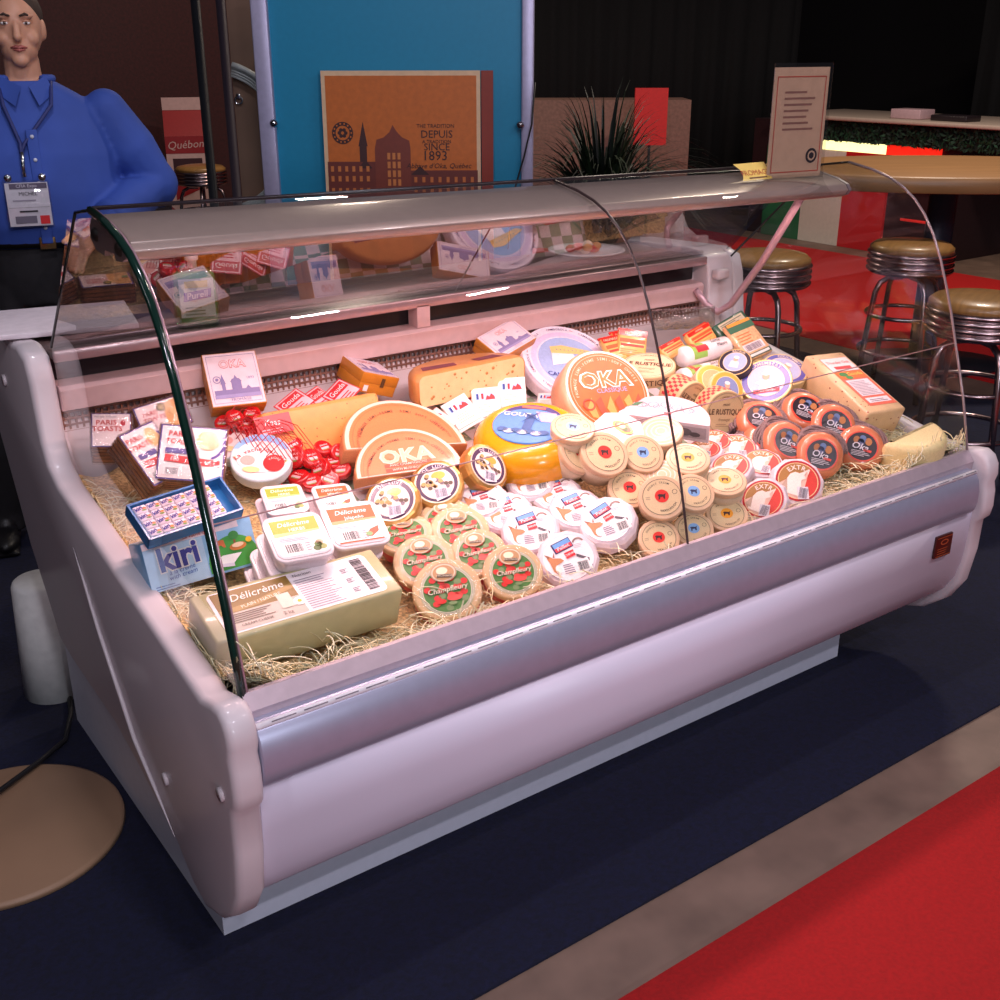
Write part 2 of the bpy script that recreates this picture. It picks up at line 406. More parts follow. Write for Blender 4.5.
ct = MB().box(XL+.002, XR-.112, 2.44, 2.80, 1.031, 1.05, gran, .004).build('counter', case)
MB().box(XL+.002, XR-.112, 2.428, 2.439, 1.028, 1.053, mat(200, 170, 172, .25, .5), .003).build('counter_edge', ct)
along([(2.395, .76), (2.40, .84), (2.412, .90), (2.418, .96), (2.425, 1.02), (2.445, 1.05), (2.48, 1.066), (2.52, 1.07), (2.80, 1.058), (2.80, .76)], XR-.11, XR-.001, shell, True).build('end_moulding', case, bevel=.008)
# curved glass front, in two panes, and the slanting back panes
clear = glassy('clear_glass', (.97, .985, .975), 1.05, 0.0)
GP = [(1.556, .650), (1.572, .72), (1.592, .80), (1.614, .87), (1.637, .94), (1.662, 1.02), (1.688, 1.09), (1.716, 1.16), (1.746, 1.22), (1.779, 1.268), (1.815, 1.306), (1.855, 1.335), (1.90, 1.356), (1.955, 1.372), (2.035, 1.386)]
def sag(x, z): return z-.034*(x-XL)/(XR-XL)*max(0, (z-.65)/.73)
def sheet(prof, x0, x1, t, m):
    b = MB(); vs = []; fs = []; n = len(prof)
    for x in (x0, x1):
        for y, z in prof: vs.append((x, y, sag(x, z)))
    for k in range(n-1): fs.append((k, n+k, n+k+1, k+1))
    return b.add(vs, fs, m, True)
edge = mat(16, 44, 36, .12, var=.1, coat=.4); seam = mat(66, 50, 50, .3)
JX = 1.622
for x0, x1 in ((XL, JX-.0015), (JX+.0015, XR)):
    p = sheet(GP, x0, x1, 0, clear).build('front_glass', case)
le = MB(); le.tube([(XL+.003, y, z) for y, z in GP], .0072, edge, 8)
le.build('glass_edge', case)
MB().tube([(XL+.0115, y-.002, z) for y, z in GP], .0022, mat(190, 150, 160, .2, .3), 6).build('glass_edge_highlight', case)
MB().tube([(JX, y, sag(JX, z)) for y, z in GP], .0032, seam, 6).build('glass_joint', case)
MB().tube([(XR, y, sag(XR, z)) for y, z in GP], .0035, mat(150, 130, 130, .2, .2), 6).build('glass_edge', case)
MB().tube([(XL, 2.04, 1.388), (XR-.12, 2.04, sag(XR-.12, 1.388))], .004, mat(40, 30, 34, .3), 6).build('glass_top_trim', case)
MB().tube([(XL+.01, 1.633, .931), (XR-.01, 1.633, .931)], .0014, mat(190, 150, 150, .3), 5).build('glass_line', case)  # thin pale line along the front glass
side = [(y, z) for y, z in GP]+[(2.125, 1.372), (2.435, 1.062), (2.425, .99), (2.41, .87), (2.385, .825), (2.33, .795), (1.86, .70)]
for x in (XL+.002, XR-.002):
    b = MB(); b.add([(x, y, sag(x, z)) for y, z in side], [tuple(range(len(side)))], clear)
    b.tube([(x, 2.125, sag(x, 1.372)), (x, 2.435, sag(x, 1.062))], .003, mat(30, 34, 32, .2), 6)
    b.tube([(x, 2.035, sag(x, 1.386)), (x, 2.125, sag(x, 1.372))], .003, mat(30, 34, 32, .2), 6)
    b.build('end_glass', case)
mirror = glassy('coated_glass', (.82, .78, .80), 1.3, 0.25)
for x0, x1 in ((XL+.006, 1.62), (1.625, XR-.012)):
    b = MB(); b.add([(x0, 2.442, 1.056), (x1, 2.442, 1.056), (x1, 2.195, sag(x1, 1.352)), (x0, 2.195, sag(x0, 1.352))], [(0, 1, 2, 3)], mirror)
    b.build('back_pane', case)
# canopy with lamp housing
canm = mat(172, 150, 142, .3, .25, var=.03, coat=.3)
CAN = [(2.03, 1.378), (1.985, 1.369), (1.935, 1.358), (1.905, 1.346), (1.895, 1.331), (1.903, 1.319), (1.925, 1.311), (1.955, 1.309), (1.96, 1.320), (2.01, 1.320), (2.015, 1.309), (2.06, 1.314), (2.085, 1.332), (2.08, 1.352), (2.06, 1.372)]
def hang(o):
    for v in o.data.vertices: v.co.z = sag(v.co.x, v.co.z)
    return o
cn = hang(along(CAN, XL+.022, 2.475, canm, True).build('canopy', case, bevel=.003))
capm = mat(120, 104, 108, .4)
for x0, x1 in ((XL+.011, XL+.021), (2.476, 2.487)):
    c = along(CAN, x0, x1, capm, False)
    s = -1 if x0 < 1 else 1
    c = hang(c.build('canopy_end_cap', cn))
    for y, z in ((1.93, 1.332), (2.05, 1.342)):
        MB().ball(((x0 if s < 0 else x1), y, sag(x0, z)), .008, .013, .013, BLACK).build('cap_screw', c)
MB().tube([(XL+.12, 1.985, sag(XL+.12, 1.318)), (2.42, 1.985, sag(2.42, 1.318))], .007, mat(255, 214, 208, .4, emit=3.0), 10).build('lamp_tube', cn)
rod = aty(808, 192, 1.985)
MB().tube([aty(696, 290, 2.415), aty(706, 304, 2.40), aty(718, 312, 2.37), aty(731, 304, 2.33), aty(762, 262, 2.20), (rod.x, 1.99, rod.z+.01)], .0105, mat(196, 160, 170, .35, .3), 12).build('canopy_strut', case)
hb = MB(); hb.box(XR-.10, XR-.05, 2.39, 2.42, .985, 1.015, shell, .006); hb.build('strut_bracket', case); hb = MB(); hb.M = T(XR-.045, 2.398, .86) @ Matrix.Rotation(PI/2, 4, 'X'); hb.lathe([(.010, -.012), (.022, -.01), (.022, .006)], shell, 20)
hb.build('panel_boss', case)
pl = MB(); pc = aty(948, 537, 1.5)
pl.M = T(pc.x, 1.514, .43) @ Matrix.Rotation(PI/2, 4, 'X') @ Matrix.Rotation(math.radians(-2), 4, 'Y')
brown = mat(70, 22, 20, .35); gold = mat(190, 100, 60, .4, .3)
pl.box(-.034, .034, -.031, .031, -.001, .006, brown, .001); pl.L = .0072
pl.rect(-.03, .03, -.027, -.025, gold, 1); pl.rect(-.03, .03, .025, .027, gold, 1); pl.disc(0, .012, .016, .008, gold, 1); pl.L = .0074; pl.disc(0, .012, .012, .005, brown, 1); pl.L = .0072; pl.lines(-.026, .026, -.02, 0, 3, gold, 1, .3)
pl.build('maker_plate', case, label='small dark red plate with gold lettering')
# ================================================================== GOODS IN THE CASE
def rim(r, z0, z1, b, n=4):
    """profile of a round body with softened top and bottom edges"""
    p = [(r-b+b*math.sin(PI/2*k/n), z0-b+b*math.cos(PI/2*k/n)) for k in range(n+1)]
    return p+[(r-b+b*math.cos(PI/2*k/n), z1+b-b*math.sin(PI/2*k/n)) for k in range(n+1)]
# ---- round wooden boxes with a flowered lid label (unit = diameter)
wood = mat(222, 186, 140, .45, bump=.15, scale=9, var=.12); poppy = mat(212, 40, 34, .4); leafg = mat(78, 124, 56, .45); gr2 = mat(120, 142, 92, .45)
film = glassy('cling_film', (1, 1, 1), .7, .03, .05, .5)
def flower_box():
    t = thing('cheese_box', '', 'cheese box', None, 'flowered round cheese boxes at the front')
    b = MB(); b.lathe(rim(.485, -.02, -.34, .02), mat(206, 30, 30, .35, coat=.5), 40); b.build('box_base', t)
    b = MB(); b.lathe(rim(.5, 0, -.15, .04), wood, 40)
    for a in (172, 352): b.box(-.035, .035, -.002, .002, -.14, -.03, mat(150, 140, 96, .4)) if 0 else None
    l = b.build('lid', t)
    b = MB(); b.L = .004
    b.disc(0, -.02, .40, .40, mat(176, 176, 140, .3), 1); b.disc(0, -.02, .385, .385, mat(226, 214, 190, .4), 2); b.disc(0, -.02, .345, .345, leafg, 3); b.ring(0, -.02, .36, .368, mat(110, 120, 100), 3)
    rnd = random.Random(3)
    for k in range(26):
        a, r = rnd.random()*360, .07+.23*rnd.random()
        b.disc(r*math.cos(a), -.04+r*math.sin(a), .055, .05, (poppy, poppy, mat(230, 70, 60, .4), gr2)[k % 4], 4+k % 3, 9)
    b.text('Champfleury', .005, -.025, .12, mat(60, 50, 40), 8, 5, .016, .15, .95)
    b.text('Champfleury', .01, -.02, .118, mat(236, 224, 196), 9, 5, .004, .15, .95)
    b.disc(.09, -.16, .11, .045, mat(226, 80, 70, .4), 8, 14); b.disc(-.1, -.2, .07, .04, poppy, 8, 14); b.disc(.06, -.24, .06, .03, gr2, 8, 14)
    b.disc(-.02, .25, .19, .15, mat(235, 216, 190), 10); b.ring(-.02, .25, .175, .185, mat(170, 120, 80), 11, sq=.8); b.disc(-.02, .245, .155, .12, mat(196, 150, 104), 11)
    b.disc(-.04, .275, .085, .06, mat(248, 232, 200), 12, 12); b.rect(-.12, .10, .165, .215, mat(60, 40, 34), 13, -6); b.text('FROMAGE', -.01, .19, .05, mat(240, 220, 190), 14, -6)
    b.build('lid_label', t)
    b = MB(); b.lathe([(.36, .004), (.40, .02), (.43, .014), (.47, .006), (.50, -.02)], film, 40, caps=False); b.build('cling_film', t)
    return Kind(t)
FB = flower_box()
for px, py, wp, a, ph, th, up, lb in (
    (447, 589, 70, .90, 95, 8, 0, 'flowered round cheese box nearest the front rail, in front of its stack'),
    (513, 571, 61, .90, 80, 6, 0, 'flowered round cheese box beside the front white goat cheese'),
    (424, 560, 63, .85, 100, 8, 0, 'flowered round cheese box behind the front one, in the left column of boxes'),
    (478, 552, 57, .84, 95, 10, 0, 'flowered round cheese box second from the front in the right column of boxes'),
    (460, 529, 60, .80, 85, 8, .0, 'flowered round cheese box third from the front in the right column of boxes'),
    (447, 519, 58, .72, 95, 8, 0, 'flowered round cheese box furthest back, below the gold foil cheeses'),
    (405, 533, 56, .70, 100, 8, 0, 'flowered round cheese box beside the orange tub, furthest back in the left column')):
    FB.put(disc_pose(px, py, wp, a, ph, th, .33, up, False), lb)

# ---- white paper-wrapped goat cheeses (12-sided) with blue and red badge
wax = mat(226, 208, 214, .35, coat=.2, bump=.1, scale=6)
def goat_round():
    t = thing('wrapped_cheese', '', 'cheese', None, 'white goat cheeses with a blue and red badge')
    b = MB(); b.lathe([(.40, .0), (.455, -.015), (.5, -.07), (.5, -.25), (.47, -.3)], wax, 12, True, False); b.build('paper_wrapper', t)
    b = MB(); b.L = .004; b.disc(0, -.02, .40, .40, mat(248, 238, 240, .35), 1)
    b.ring(0, -.02, .385, .395, mat(150, 130, 150), 2, a0=200, a1=330)
    b.rect(-.20, .12, .12, .30, mat(30, 40, 100), 3, 14); b.rect(-.185, .10, .205, .285, mat(110, 165, 225), 4, 14); b.rect(-.17, .115, .135, .205, mat(222, 60, 74), 5, 14)
    b.text('Paillot', -.03, .175, .085, mat(250, 236, 240), 6, 14, .012)
    b.rect(-.04, .12, -.02, .09, mat(212, 36, 46), 4, 12); b.text('CHEVRE', .04, .035, .05, WHITE, 5, 12, .01)
    fur = mat(196, 130, 84, .5)
    b.poly([(-.33, .05), (-.28, .07), (-.24, .03), (-.12, .0), (-.08, -.05), (-.14, -.08), (-.2, -.1), (-.22, -.26), (-.28, -.2), (-.3, -.05)], fur, 4)
    b.poly([(-.28, .07), (-.36, .12), (-.31, .03)], mat(150, 90, 60), 5); b.poly([(-.24, .04), (-.2, .12), (-.21, .03)], mat(150, 90, 60), 5); b.disc(-.2, -.18, .05, .08, mat(246, 232, 226), 5, 10)
    b.ring(.22, .19, .07, .10, mat(150, 120, 110), 3, a0=20, a1=160); b.lines(.13, .3, .12, .2, 3, mat(190, 170, 180), 3, .3)
    b.poly([(.14, .02), (.32, -.1), (.31, -.15), (.13, -.03)], mat(90, 80, 90), 3)
    b.rect(.08, .31, -.31, -.10, WHITE, 4, 12); b.bars(.11, .28, -.28, -.13, 14, INK, 5); b.lines(-.12, .05, -.28, -.1, 5, mat(130, 120, 140), 4, .4)
    b.build('label', t); return Kind(t)
GR = goat_round()
for px, py, wp, a, ph, th, up, lb in (
    (568, 557, 64, .90, 85, 14, 0, 'white octagonal goat cheese with badge, nearest the front rail'),
    (607, 520, 62, .84, 100, 20, 0, 'white goat cheese with badge touching the cream tins on their left'),
    (530, 529, 61, .84, 95, 8, 0, 'white goat cheese with badge behind the nearest one, at the front of the left row'),
    (576, 508, 57, .78, 90, 12, 0, 'white goat cheese with badge second from the front in the right row'),
    (506, 511, 56, .76, 95, 8, 0, 'white goat cheese with badge second in the left row'),
    (482, 499, 54, .72, 100, 8, 0, 'white goat cheese with badge at the left end, under the gold foil cheeses'),
    (557, 492, 53, .72, 90, 10, 0, 'white goat cheese with badge third in the right row'),
    (531, 481, 51, .70, 95, 10, 0, 'white goat cheese with badge furthest back, touching the yellow wheel')):
    GR.put(disc_pose(px, py, wp, a, ph, th, .28, up, False), lb)

# ---- cream tins
cream = mat(216, 180, 144, .4, coat=.2); tinbody = mat(206, 182, 152, .25, coat=.3); lidc = mat(216, 190, 148, .4)
def tin(col, tone, name):
    t = thing('cheese_tub', '', 'cheese tub', None, 'round cream goat cheese tubs')
    b = MB(); b.lathe([(.488, -.10), (.47, -.35), (.445, -.56), (.42, -.58)], tinbody, 36); b.build('tub', t)
    b = MB(); b.lathe(rim(.5, 0, -.14, .03), cream, 40); b.build('lid', t)
    b = MB(); b.L = .004
    if col:
        b.disc(0, 0, .41, .41, lidc, 1); b.ring(0, 0, .395, .405, mat(70, 56, 50), 2)
        b.arc('DOUBLE CREAM' if tone < 2 else 'UNDER GOAT', 0, .0, .32, 100, .06, mat(60, 50, 46), 2, .004); b.arc('WOOLWICH', .0, 0, .31, 292, .07, mat(60, 50, 46), 2, .01, True)
        b.disc(0, .02, .145, .145, mat(*col, .4), 2); go = mat(60, 22, 20) if tone != 1 else mat(36, 44, 80)
        b.poly([(-.09, .05), (-.05, .07), (.04, .05), (.09, .07), (.07, .02), (.06, -.05), (.03, -.05), (.02, .0), (-.04, .0), (-.05, -.05), (-.08, -.05), (-.07, .02)], go, 3)
        b.ring(.28, .08, .045, .055, mat(60, 50, 46), 2, 16); b.lines(-.34, -.22, -.02, .06, 2, mat(150, 130, 110), 2, .3)
    else:
        for r in (.1, .2, .31, .41): b.ring(0, 0, r, r+.03, mat(236, 205, 190, .4), 1)
    b.build('lid_label', t); return Kind(t)
TR_, TB_, TO_, TP_ = tin((214, 46, 36), 0, 'red'), tin((122, 166, 214), 1, 'blue'), tin((236, 156, 36), 2, 'orange'), tin(None, 0, 'plain')
TINS = (
    (TR_, 659, 538, 42, .90, 75, 8, .0, 'red-spotted cream tub in the lower row, half hidden under the one above'),
    (TB_, 694, 529, 40, .85, 75, 8, .0, 'blue-spotted cream tub at the glass joint, lower row by the front rail'),
    (TO_, 727, 514, 42, .80, 80, 4, .0, 'cream tub in the lower row under the one with orange spot'),
    (TR_, 662, 497, 48, .93, 75, 8, .055, 'cream tub with red goat spot nearest the viewer, on top of the lower row'),
    (TB_, 694, 492, 43, .82, 62, 6, .055, 'cream tub with blue goat spot on the lower row, left of the orange one'),
    (TO_, 725, 480, 44, .66, 80, 4, .055, 'cream tub with orange goat spot at the right end of the upper row'),
    (TR_, 630, 488, 45, .85, 70, 8, .02, 'cream tub with red goat spot behind a white goat cheese, its right side covered'),
    (TP_, 662, 474, 40, .75, 85, 6, .055, 'cream tub peeking out behind the front red-spotted one'),
    (TR_, 605, 453, 51, .80, 55, 4, .065, 'red-spotted cream tub leaning at upper left of the heap, below the yellow wheel label'),
    (TB_, 643, 453, 44, .82, 60, 4, .07, 'blue-spotted cream tub mid-heap, just below the plain pink tub'),
    (TR_, 580, 452, 46, .72, 40, 4, .055, 'cream tub touching the yellow wheel, mostly covered by the red-spotted one'),
    (TO_, 688, 458, 45, .68, 82, 4, .075, 'cream tub with orange goat spot furthest back, behind the glass joint'),
    (TP_, 661, 431, 45, .66, 90, 4, .085, 'plain pink cheese tub without a label, on top of the heap'),
    (TB_, 573, 427, 45, .62, 80, -6, .115, 'cream tub with blue goat spot resting on the edge of the yellow wheel'))
for K, px, py, wp, a, ph, th, up, lb in TINS:
    K.put(disc_pose(px, py, wp, a, ph, th, .5, up, False), lb)

# ---- white rounds with red ringed label
def extra_round():
    t = thing('wrapped_cheese', '', 'cheese', None, 'white goat cheeses with a red ringed label')
    b = MB(); b.lathe([(.40, .0), (.46, -.02), (.5, -.09), (.5, -.27), (.46, -.33)], wax, 10, True, False); b.build('paper_wrapper', t)
    b = MB(); b.L = .004; ro = mat(178, 34, 44, .35)
    b.disc(0, 0, .40, .40, mat(236, 190, 170), 1); b.ring(0, 0, .36, .40, ro, 2); b.ring(0, 0, .345, .36, mat(240, 200, 150), 2)
    b.disc(0, 0, .345, .345, mat(170, 120, 60), 2, 24, 60, 200); b.disc(0, 0, .345, .345, mat(206, 52, 40), 2, 24, -70, 62); b.disc(0, 0, .345, .345, mat(224, 180, 160), 2, 24, 200, 290)
    wh = mat(246, 226, 214)
    b.poly([(-.16, .1), (-.08, .16), (.08, .14), (.13, .08), (.05, .02), (.1, -.3), (-.2, -.28), (-.24, -.1)], wh, 4); b.poly([(.0, .15), (.12, .22), (.08, .12)], wh, 5); b.poly([(-.2, .0), (-.3, -.2), (-.16, -.24)], mat(190, 160, 140), 5)
    b.arc('EXTRA', 0, 0, .255, 98, .125, mat(250, 226, 214), 6, .02); b.rect(.02, .22, -.34, -.1, mat(216, 208, 216), 6, 14); b.bars(.05, .2, -.32, -.12, 10, mat(110, 100, 110), 7)
    b.build('label', t); return Kind(t)
EX = extra_round()
for px, py, wp, a, ph, th, up, lb in (
    (763, 499, 51, .92, 110, -18, 0, 'white cheese with red ringed label nearest the front rail, beside the orange-spotted tub'),
    (798, 481, 56, .88, 60, -14, 0, 'rightmost white cheese with red ringed label, in the loose straw'),
    (762, 462, 48, .64, 80, -14, 0, 'white cheese with red ringed label just below the orange rounds, third from the right'),
    (731, 466, 46, .70, 95, -14, .01, 'white cheese with red ringed label right behind the orange-spotted tub'),
    (738, 447, 46, .66, 80, -12, 0, 'white cheese with red ringed label below the dark twine of the left orange rounds'),
    (714, 440, 42, .60, 85, -10, 0, 'white cheese with red ringed label furthest back, beside the white carton'),
    (704, 449, 40, .55, 90, -8, .015, 'white cheese with red ringed label squeezed behind the rear orange-spotted tub')):
    EX.put(disc_pose(px, py, wp, a, ph, th, .3, up, False), lb)

# ---- orange rounds in shrink film with dark label and twine
orange = mat(206, 122, 86, .3, coat=.6, bump=.15, scale=8)
twine = mat(134, 106, 104, .6, bump=.6, scale=60, var=.4)
def orange_round():
    t = thing('smoked_cheese', '', 'cheese', None, 'orange film-wrapped cheeses with a dark round label')
    b = MB(); b.lathe([(.30, .0), (.40, -.02), (.47, -.09), (.5, -.2), (.49, -.32), (.44, -.4), (.36, -.43)], orange, 40); b.build('rind', t)
    b = MB(); rnd = random.Random(5)
    for q in range(11):
        r = .50+.04*(q % 4); z = -.20-.022*q
        b.tube([((r+.02*math.sin(a*.9+q))*math.cos(math.radians(a*9)), (r+.02*math.sin(a*.9+q))*math.sin(math.radians(a*9)), z+.02*math.sin(a*.7+q*2)) for a in range(2, 24)], .032, twine, 5)
    b.build('twine_bundle', t)
    b = MB(); b.L = .005
    b.disc(0, -.03, .335, .335, mat(216, 72, 52, .3), 1); b.disc(0, -.03, .305, .305, mat(40, 30, 38, .3), 2)
    for x, y, c in ((-.12, .12, (150, 96, 56)), (0, .16, (90, 110, 150)), (.12, .12, (170, 110, 60)), (-.03, .08, (80, 86, 120))): b.disc(x, y-.03, .07, .085, mat(*c), 3, 12)
    b.text('Oka', -.03, -.05, .2, mat(196, 190, 200), 5, -6, .012, .2); b.rect(.04, .2, -.14, -.09, mat(206, 70, 60), 5, -6); b.lines(-.2, .18, -.25, -.12, 4, mat(200, 190, 196), 4, .35)
    b.build('label', t); return Kind(t)
OR = orange_round()
for px, py, wp, a, ph, th, up, lb in (
    (822, 453, 49, .93, 40, -12, 0, 'orange film-wrapped round with full dark label, lowest of its group'),
    (862, 445, 49, .90, 55, -12, .0, 'orange film-wrapped round with dark label at the right, against the big speckled block'),
    (836, 423, 49, .84, 50, -14, .02, 'orange film-wrapped round with dark label in the middle, against the long side of the block'),
    (807, 408, 48, .76, 60, -20, .03, 'orange film-wrapped round with small turned label, furthest back beside the block'),
    (789, 441, 50, .80, 40, -14, .0, 'orange film-wrapped round with half-hidden label, left of the lowest one'),
    (762, 416, 50, .74, 70, -10, .02, 'orange film-wrapped round at the back left under the blue camembert box'),
    (768, 437, 46, .72, 60, -10, .0, 'orange film-wrapped round whose label is covered by the twine in front')):
    OR.put(disc_pose(px, py, wp, a, ph, th, .42, up, False), lb)

# ---- gold foil cheeses
foilg = mat(198, 152, 84, .28, .55, bump=.3, scale=12)
def gold_round():
    t = thing('foil_cheese', '', 'cheese', None, 'gold-wrapped cheeses with a shiny picture label')
    b = MB(); b.lathe([(.42, .0), (.47, -.02), (.5, -.07), (.5, -.27), (.46, -.3)], foilg, 14, True, False); b.build('foil_wrapper', t)
    b = MB(); b.L = .004
    b.disc(0, 0, .41, .41, mat(88, 64, 92, .25), 1); b.ring(0, 0, .38, .41, mat(232, 214, 190, .3, .2), 2); b.disc(0, -.02, .31, .31, mat(240, 222, 214, .25), 3)
    b.disc(.05, .14, .13, .08, mat(240, 196, 100, .2, .3), 4, 16); rnd = random.Random(2)
    for k in range(26): a, r = rnd.random()*6.28, .06+.2*rnd.random(); b.disc(r*math.cos(a), r*math.sin(a)*.8, .045, .04, (mat(96, 76, 60), mat(196, 160, 96), mat(130, 110, 120), mat(240, 230, 220))[k % 4], 5+k % 2, 7)
    b.rect(-.1, .17, -.34, -.12, mat(236, 226, 240), 8, 14); b.bars(-.07, .14, -.31, -.14, 12, mat(90, 84, 100), 9); b.arc('DE LUXE', 0, 0, .325, 90, .09, mat(240, 226, 236), 5, .01)
    b.build('label', t); return Kind(t)
GO = gold_round()
for px, py, wp, a, ph, th, up, lb in (
    (392, 500, 58, .88, 110, 10, .02, 'gold foil cheese with bar code nearest the orange tub'),
    (437, 483, 55, .90, 95, 12, .03, 'gold foil cheese in front of the half wheel, middle of the three'),
    (488, 466, 52, .72, 35, -20, .035, 'gold foil cheese leaning on the yellow wheel')):
    GO.put(disc_pose(px, py, wp, a, ph, th, .3, up, False), lb)

# ---- blue-rimmed soft cheese boxes
def spread_box():
    t = thing('spread_cheese_box', '', 'cheese box', None, 'round soft cheese boxes with a sky blue rim')
    b = MB(); b.lathe(rim(.5, 0, -.22, .03), mat(206, 220, 226, .3, coat=.4), 40); b.build('box', t)
    b = MB(); b.L = .004
    b.disc(0, 0, .47, .47, mat(246, 226, 226, .35), 1); b.disc(0, 0, .47, .47, mat(146, 184, 230), 2, 24, 25, 165); b.disc(0, 0, .44, .20, mat(178, 206, 126), 3, 20, 190, 350); b.disc(0, .0, .40, .32, mat(248, 232, 230), 4)
    b.arc('La vache qui rit', 0, -.32, .46, 90, .12, mat(206, 40, 40), 6, .01, step=7.6)
    b.disc(.22, -.12, .17, .17, mat(210, 34, 36), 6); b.arc('VACHE', .22, -.12, .1, 90, .06, mat(250, 220, 210), 7, .005); b.disc(-.2, -.1, .12, .1, mat(238, 170, 160), 6, 14); b.disc(-.12, -.28, .14, .06, mat(246, 214, 150), 6, 12)
    b.build('lid_label', t); return Kind(t)
SB = spread_box()
SB.put(disc_pose(239, 438, 60, .70, 95, -4, .2, .015, False), 'round soft cheese box with sky blue rim, the rear one under the red nets')
SB.put(disc_pose(261, 457, 62, .78, 95, -4, .2, .035, False), 'round soft cheese box with sky blue rim, in front of the other')
def box_thing(name, label, cat, tl, tr, bl, depth, m, group=None, bev=.003, hide=()):
    """box-shaped goods: front face from three corners, body going back along -z of the frame"""
    M, W, Hh = quad_pose(tl, tr, bl) if tl else LOOSE
    t = thing(name, label, cat, M, group)
    return t, W, Hh
def rrect(w, h, r, n=5):
    p = []
    for cx, cy, a in ((w/2-r, h/2-r, 0), (-w/2+r, h/2-r, 90), (-w/2+r, -h/2+r, 180), (w/2-r, -h/2+r, 270)):
        p += [(cx+r*math.cos(math.radians(a+90*k/n)), cy+r*math.sin(math.radians(a+90*k/n))) for k in range(n+1)]
    return p
def castle(b, sx, sy, ox, oy, m, l):
    """a plain long building with a gabled middle and a thin spire (unit box -.5..0.5)"""
    R = lambda x0, x1, y0, y1: b.rect(ox+x0*sx, ox+x1*sx, oy+y0*sy, oy+y1*sy, m, l)
    P = lambda pts: b.poly([(ox+x*sx, oy+y*sy) for x, y in pts], m, l)
    R(-.5, -.1, 0, .32); R(.12, .5, 0, .32); R(-.1, .12, 0, .62)
    P([(-.12, .62), (.14, .62), (.09, .75), (.05, .76), (.01, .9), (-.03, .76), (-.07, .75)])
    R(-.32, -.24, .32, .56); P([(-.34, .56), (-.22, .56), (-.28, .98)]); P([(.2, .32), (.32, .32), (.26, .45)])
# ---- soft cheese slab at the front left
pale = mat(188, 180, 136, .35, sss=.1, coat=.3, var=.05)
t, W, Hh = box_thing('cheese_slab', 'long pale cheese slab with gold and white label, front left in the straw', 'cheese', (188, 597, .105), (371, 548, .105), (214, 645, .10), .09, pale)
MB().box(-W/2, W/2, -Hh/2, Hh/2, -.09, 0, pale, .006).build('slab', t)
b = MB(); w2, h2 = W/2*.86, Hh/2*.84
b.prism(rrect(2*w2, 2*h2, .012), .0002, .0008, mat(238, 226, 230, .3)); b.L = .0005
b.rect(-w2*.96, -w2*.02, -h2*.10, h2*.94, mat(138, 106, 42, .45), 3); b.rect(-w2*.96, -w2*.02, -h2*.94, -h2*.10, mat(206, 190, 176), 3)
b.poly([(-w2*.96, h2*.1), (-w2*.5, h2*.2), (-w2*.02, h2*.55), (-w2*.02, h2*.3), (-w2*.5, -.02*h2), (-w2*.96, -h2*.12)], mat(170, 138, 76, .45), 4)
b.text('Délicrème', -w2*.44, h2*.55, h2*.46, mat(246, 236, 226), 5, 2, .004, .25); b.text('PLAIN / NATURE', -w2*.45, h2*.12, h2*.2, mat(246, 236, 214), 5, 6)
b.lines(-w2*.94, -w2*.3, -h2*.6, -h2*.14, 5, mat(120, 96, 80), 5, .35); b.text('CREAM CHEESE', -w2*.62, -h2*.76, h2*.16, mat(110, 90, 80), 5); b.text('2 kg', -w2*.25, -h2*.76, h2*.2, mat(110, 84, 74), 5)
b.rect(-w2*.28, -w2*.12, -h2*.55, h2*.15, mat(228, 214, 196), 5); b.disc(-w2*.06, -h2*.4, h2*.22, h2*.2, WHITE, 6, 12); b.disc(-w2*.06, -h2*.4, h2*.08, h2*.07, mat(240, 190, 40), 7, 10)
b.text('Nutrition', w2*.16, h2*.8, h2*.18, INK, 4); b.lines(w2*.02, w2*.5, -h2*.9, h2*.66, 14, mat(140, 126, 140), 4, .3)
for k in range(3): b.lines(w2*.6, w2*.7, h2*(-.7+.5*k), h2*(-.45+.5*k), 3, mat(120, 110, 124), 4, .4)
b.bars(w2*.78, w2*.92, -h2*.8, h2*.85, 26, INK, 4, False)
b.build('label', t)
# ---- carton of cream portions and the open tray on it
blue = mat(40, 110, 170, .35, coat=.3); sky = mat(150, 196, 232, .35)
t, W, Hh = box_thing('cheese_carton', 'light blue carton standing upright with green meadow picture, beneath the open tray', 'carton', (140, 545, .115), (249, 516, .12), (160, 592, .035), .07, sky)
b = MB(); b.box(-W/2, W/2, -Hh/2, Hh/2, -.085, 0, mat(120, 180, 226, .35, coat=.3), .002); b.build('carton', t)
b = MB(); b.L = .0006; w2, h2 = W/2, Hh/2
b.rect(-w2, w2, -h2, h2, sky, 1); b.rect(-w2, w2*.75, h2*.72, h2*.98, mat(240, 214, 220), 2); b.text('La vache qui rit', w2*.02, h2*.85, h2*.22, mat(206, 60, 50), 3, 0, .003)
b.rect(-w2, w2*.06, -h2, h2*.70, mat(186, 214, 240), 2); b.disc(w2*.55, -h2*.45, w2*.46, h2*.9, mat(70, 160, 60), 2, 20, 0, 180); b.rect(w2*.08, w2*.99, -h2*.9, -h2*.42, mat(70, 160, 60), 3)
b.disc(w2*.62, h2*.42, h2*.22, h2*.18, mat(60, 140, 60), 4, 12); b.rect(w2*.60, w2*.64, h2*.0, h2*.3, mat(150, 90, 50), 3)
b.poly([(w2*.14, h2*.30), (w2*.22, h2*.36), (w2*.42, h2*.34), (w2*.44, h2*.02), (w2*.40, h2*.02), (w2*.36, h2*.14), (w2*.26, h2*.12), (w2*.23, -h2*.02), (w2*.20, -h2*.02), (w2*.19, h2*.16)], mat(214, 110, 60), 5)
